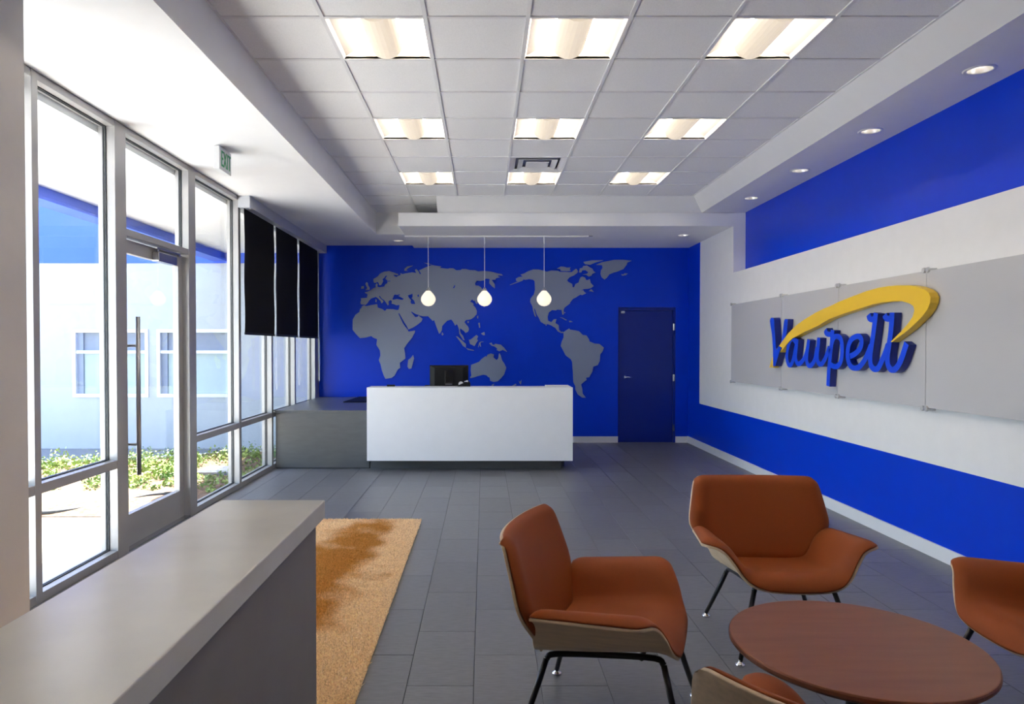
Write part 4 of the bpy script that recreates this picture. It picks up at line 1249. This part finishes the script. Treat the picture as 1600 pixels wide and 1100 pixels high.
def shell_and_pad(fn, ns, ntt, flip, thick):
    G, N_ = surf(fn, ns, ntt, flip, 0.004, 0.004, 0.004)
    shell = closed_sheet(G, G + N_ * 0.012)
    G2, N2 = surf(fn, ns, ntt, flip)
    pr = np.zeros((ntt, ns))
    for j in range(ntt):
        for i in range(ns):
            u = min(i, ns - 1 - i) / 3.0
            v = min(j, ntt - 1 - j) / 2.2
            eu, ev = min(1, u), min(1, v)
            pr[j, i] = math.sqrt(max(0, 1 - (1 - eu) ** 2)) * math.sqrt(max(0, 1 - (1 - ev) ** 2))
    pad = closed_sheet(G2 + N2 * 0.0125, G2 + N2 * (0.020 + (thick - 0.008) * pr)[:, :, None])
    return shell, pad
seat_shell, seat_pad = shell_and_pad(seat_pt, 57, 17, -1, 0.036)
back_shell, back_pad = shell_and_pad(back_pt, 33, 19, 1, 0.042)
# back upholstery faces forward: shell lies behind it
def make_chair():
    r = empty('lounge_chair', (0, 0, 0))
    a = seat_shell.build('seat_shell', M['ply_edge'], r, local=True, smooth=True)
    b = seat_pad.build('seat_cushion', M['red'], r, local=True, smooth=True)
    c = back_shell.build('back_shell', M['ply_edge'], r, local=True, smooth=True)
    d = back_pad.build('back_cushion', M['red'], r, local=True, smooth=True)
    for o in (a, c):
        bv = o.modifiers.new('bevel', 'BEVEL'); bv.width = 0.003; bv.segments = 2; bv.limit_method = 'ANGLE'; bv.angle_limit = 1.0
    for o in (b, d):
        sd = o.modifiers.new('smooth', 'SUBSURF'); sd.levels = 1; sd.render_levels = 1
    zb = 0.326
    for sgn in (1, -1):
        yb_ = 0.185 * sgn
        rail_ = MB()
        rail_.tube(catmull([(-0.235, yb_ * 1.05, zb - 0.040), (-0.20, yb_, zb - 0.020), (0, yb_, zb + 0.006), (0.19, yb_, zb + 0.022), (0.225, yb_ * 1.05, zb + 0.004)], 4), 0.0125, 10)
        rail_.build('side_rail', M['black_frame'], r, local=True, smooth=True)
        for xa, xb in ((-0.235, -0.312), (0.225, 0.312)):
            lg = MB()
            z1 = zb - 0.040 if xa < 0 else zb + 0.004
            lg.tube([(xa, yb_ * 1.05, z1), (interp(0.35, xa, xb), interp(0.35, yb_ * 1.05, 0.287 * sgn), z1 * 0.66), (xb, 0.287 * sgn, 0.020)], [0.0125, 0.0125, 0.011], 10)
            l_ = lg.build('leg', M['black_frame'], r, local=True, smooth=True)
            ft = MB()
            ft.lathe([(0.022, 0.0005), (0.024, 0.004), (0.020, 0.010), (0.010, 0.016), (0.009, 0.028)], (xb, 0.287 * sgn, 0), 18)
            ft.build('glide', M['chrome'], l_, local=True, smooth=True)
    cb_ = MB()
    for x in (-0.12, 0.14):
        cb_.tube([(x, -0.185, zb + 0.09 * x), (x, 0.185, zb + 0.09 * x)], 0.010, 8)
    cb_.build('cross_bars', M['black_frame'], r, local=True, smooth=True)
    return r
chair = make_chair()
CH = [((0.537, 2.900), -20, 'orange-brown lounge chair seen side-on, nearest the tan rug'),
      ((1.540, 3.660), -93, 'orange-brown lounge chair facing the camera behind the round table'),
      ((2.345, 2.825), 180, 'orange-brown lounge chair cut by the right edge, beside the round table'),
      ((1.005, 1.691), 48, 'orange-brown lounge chair cut by the bottom edge, only its back corner and arm showing')]
for k, ((x, y), a, lab) in enumerate(CH):
    o = chair if k == 0 else clone(chair)
    o.location = (x, y, 0)
    o.rotation_euler = (0, 0, math.radians(a))
    tag(o, lab, 'chair', 'lounge chairs around the round table')
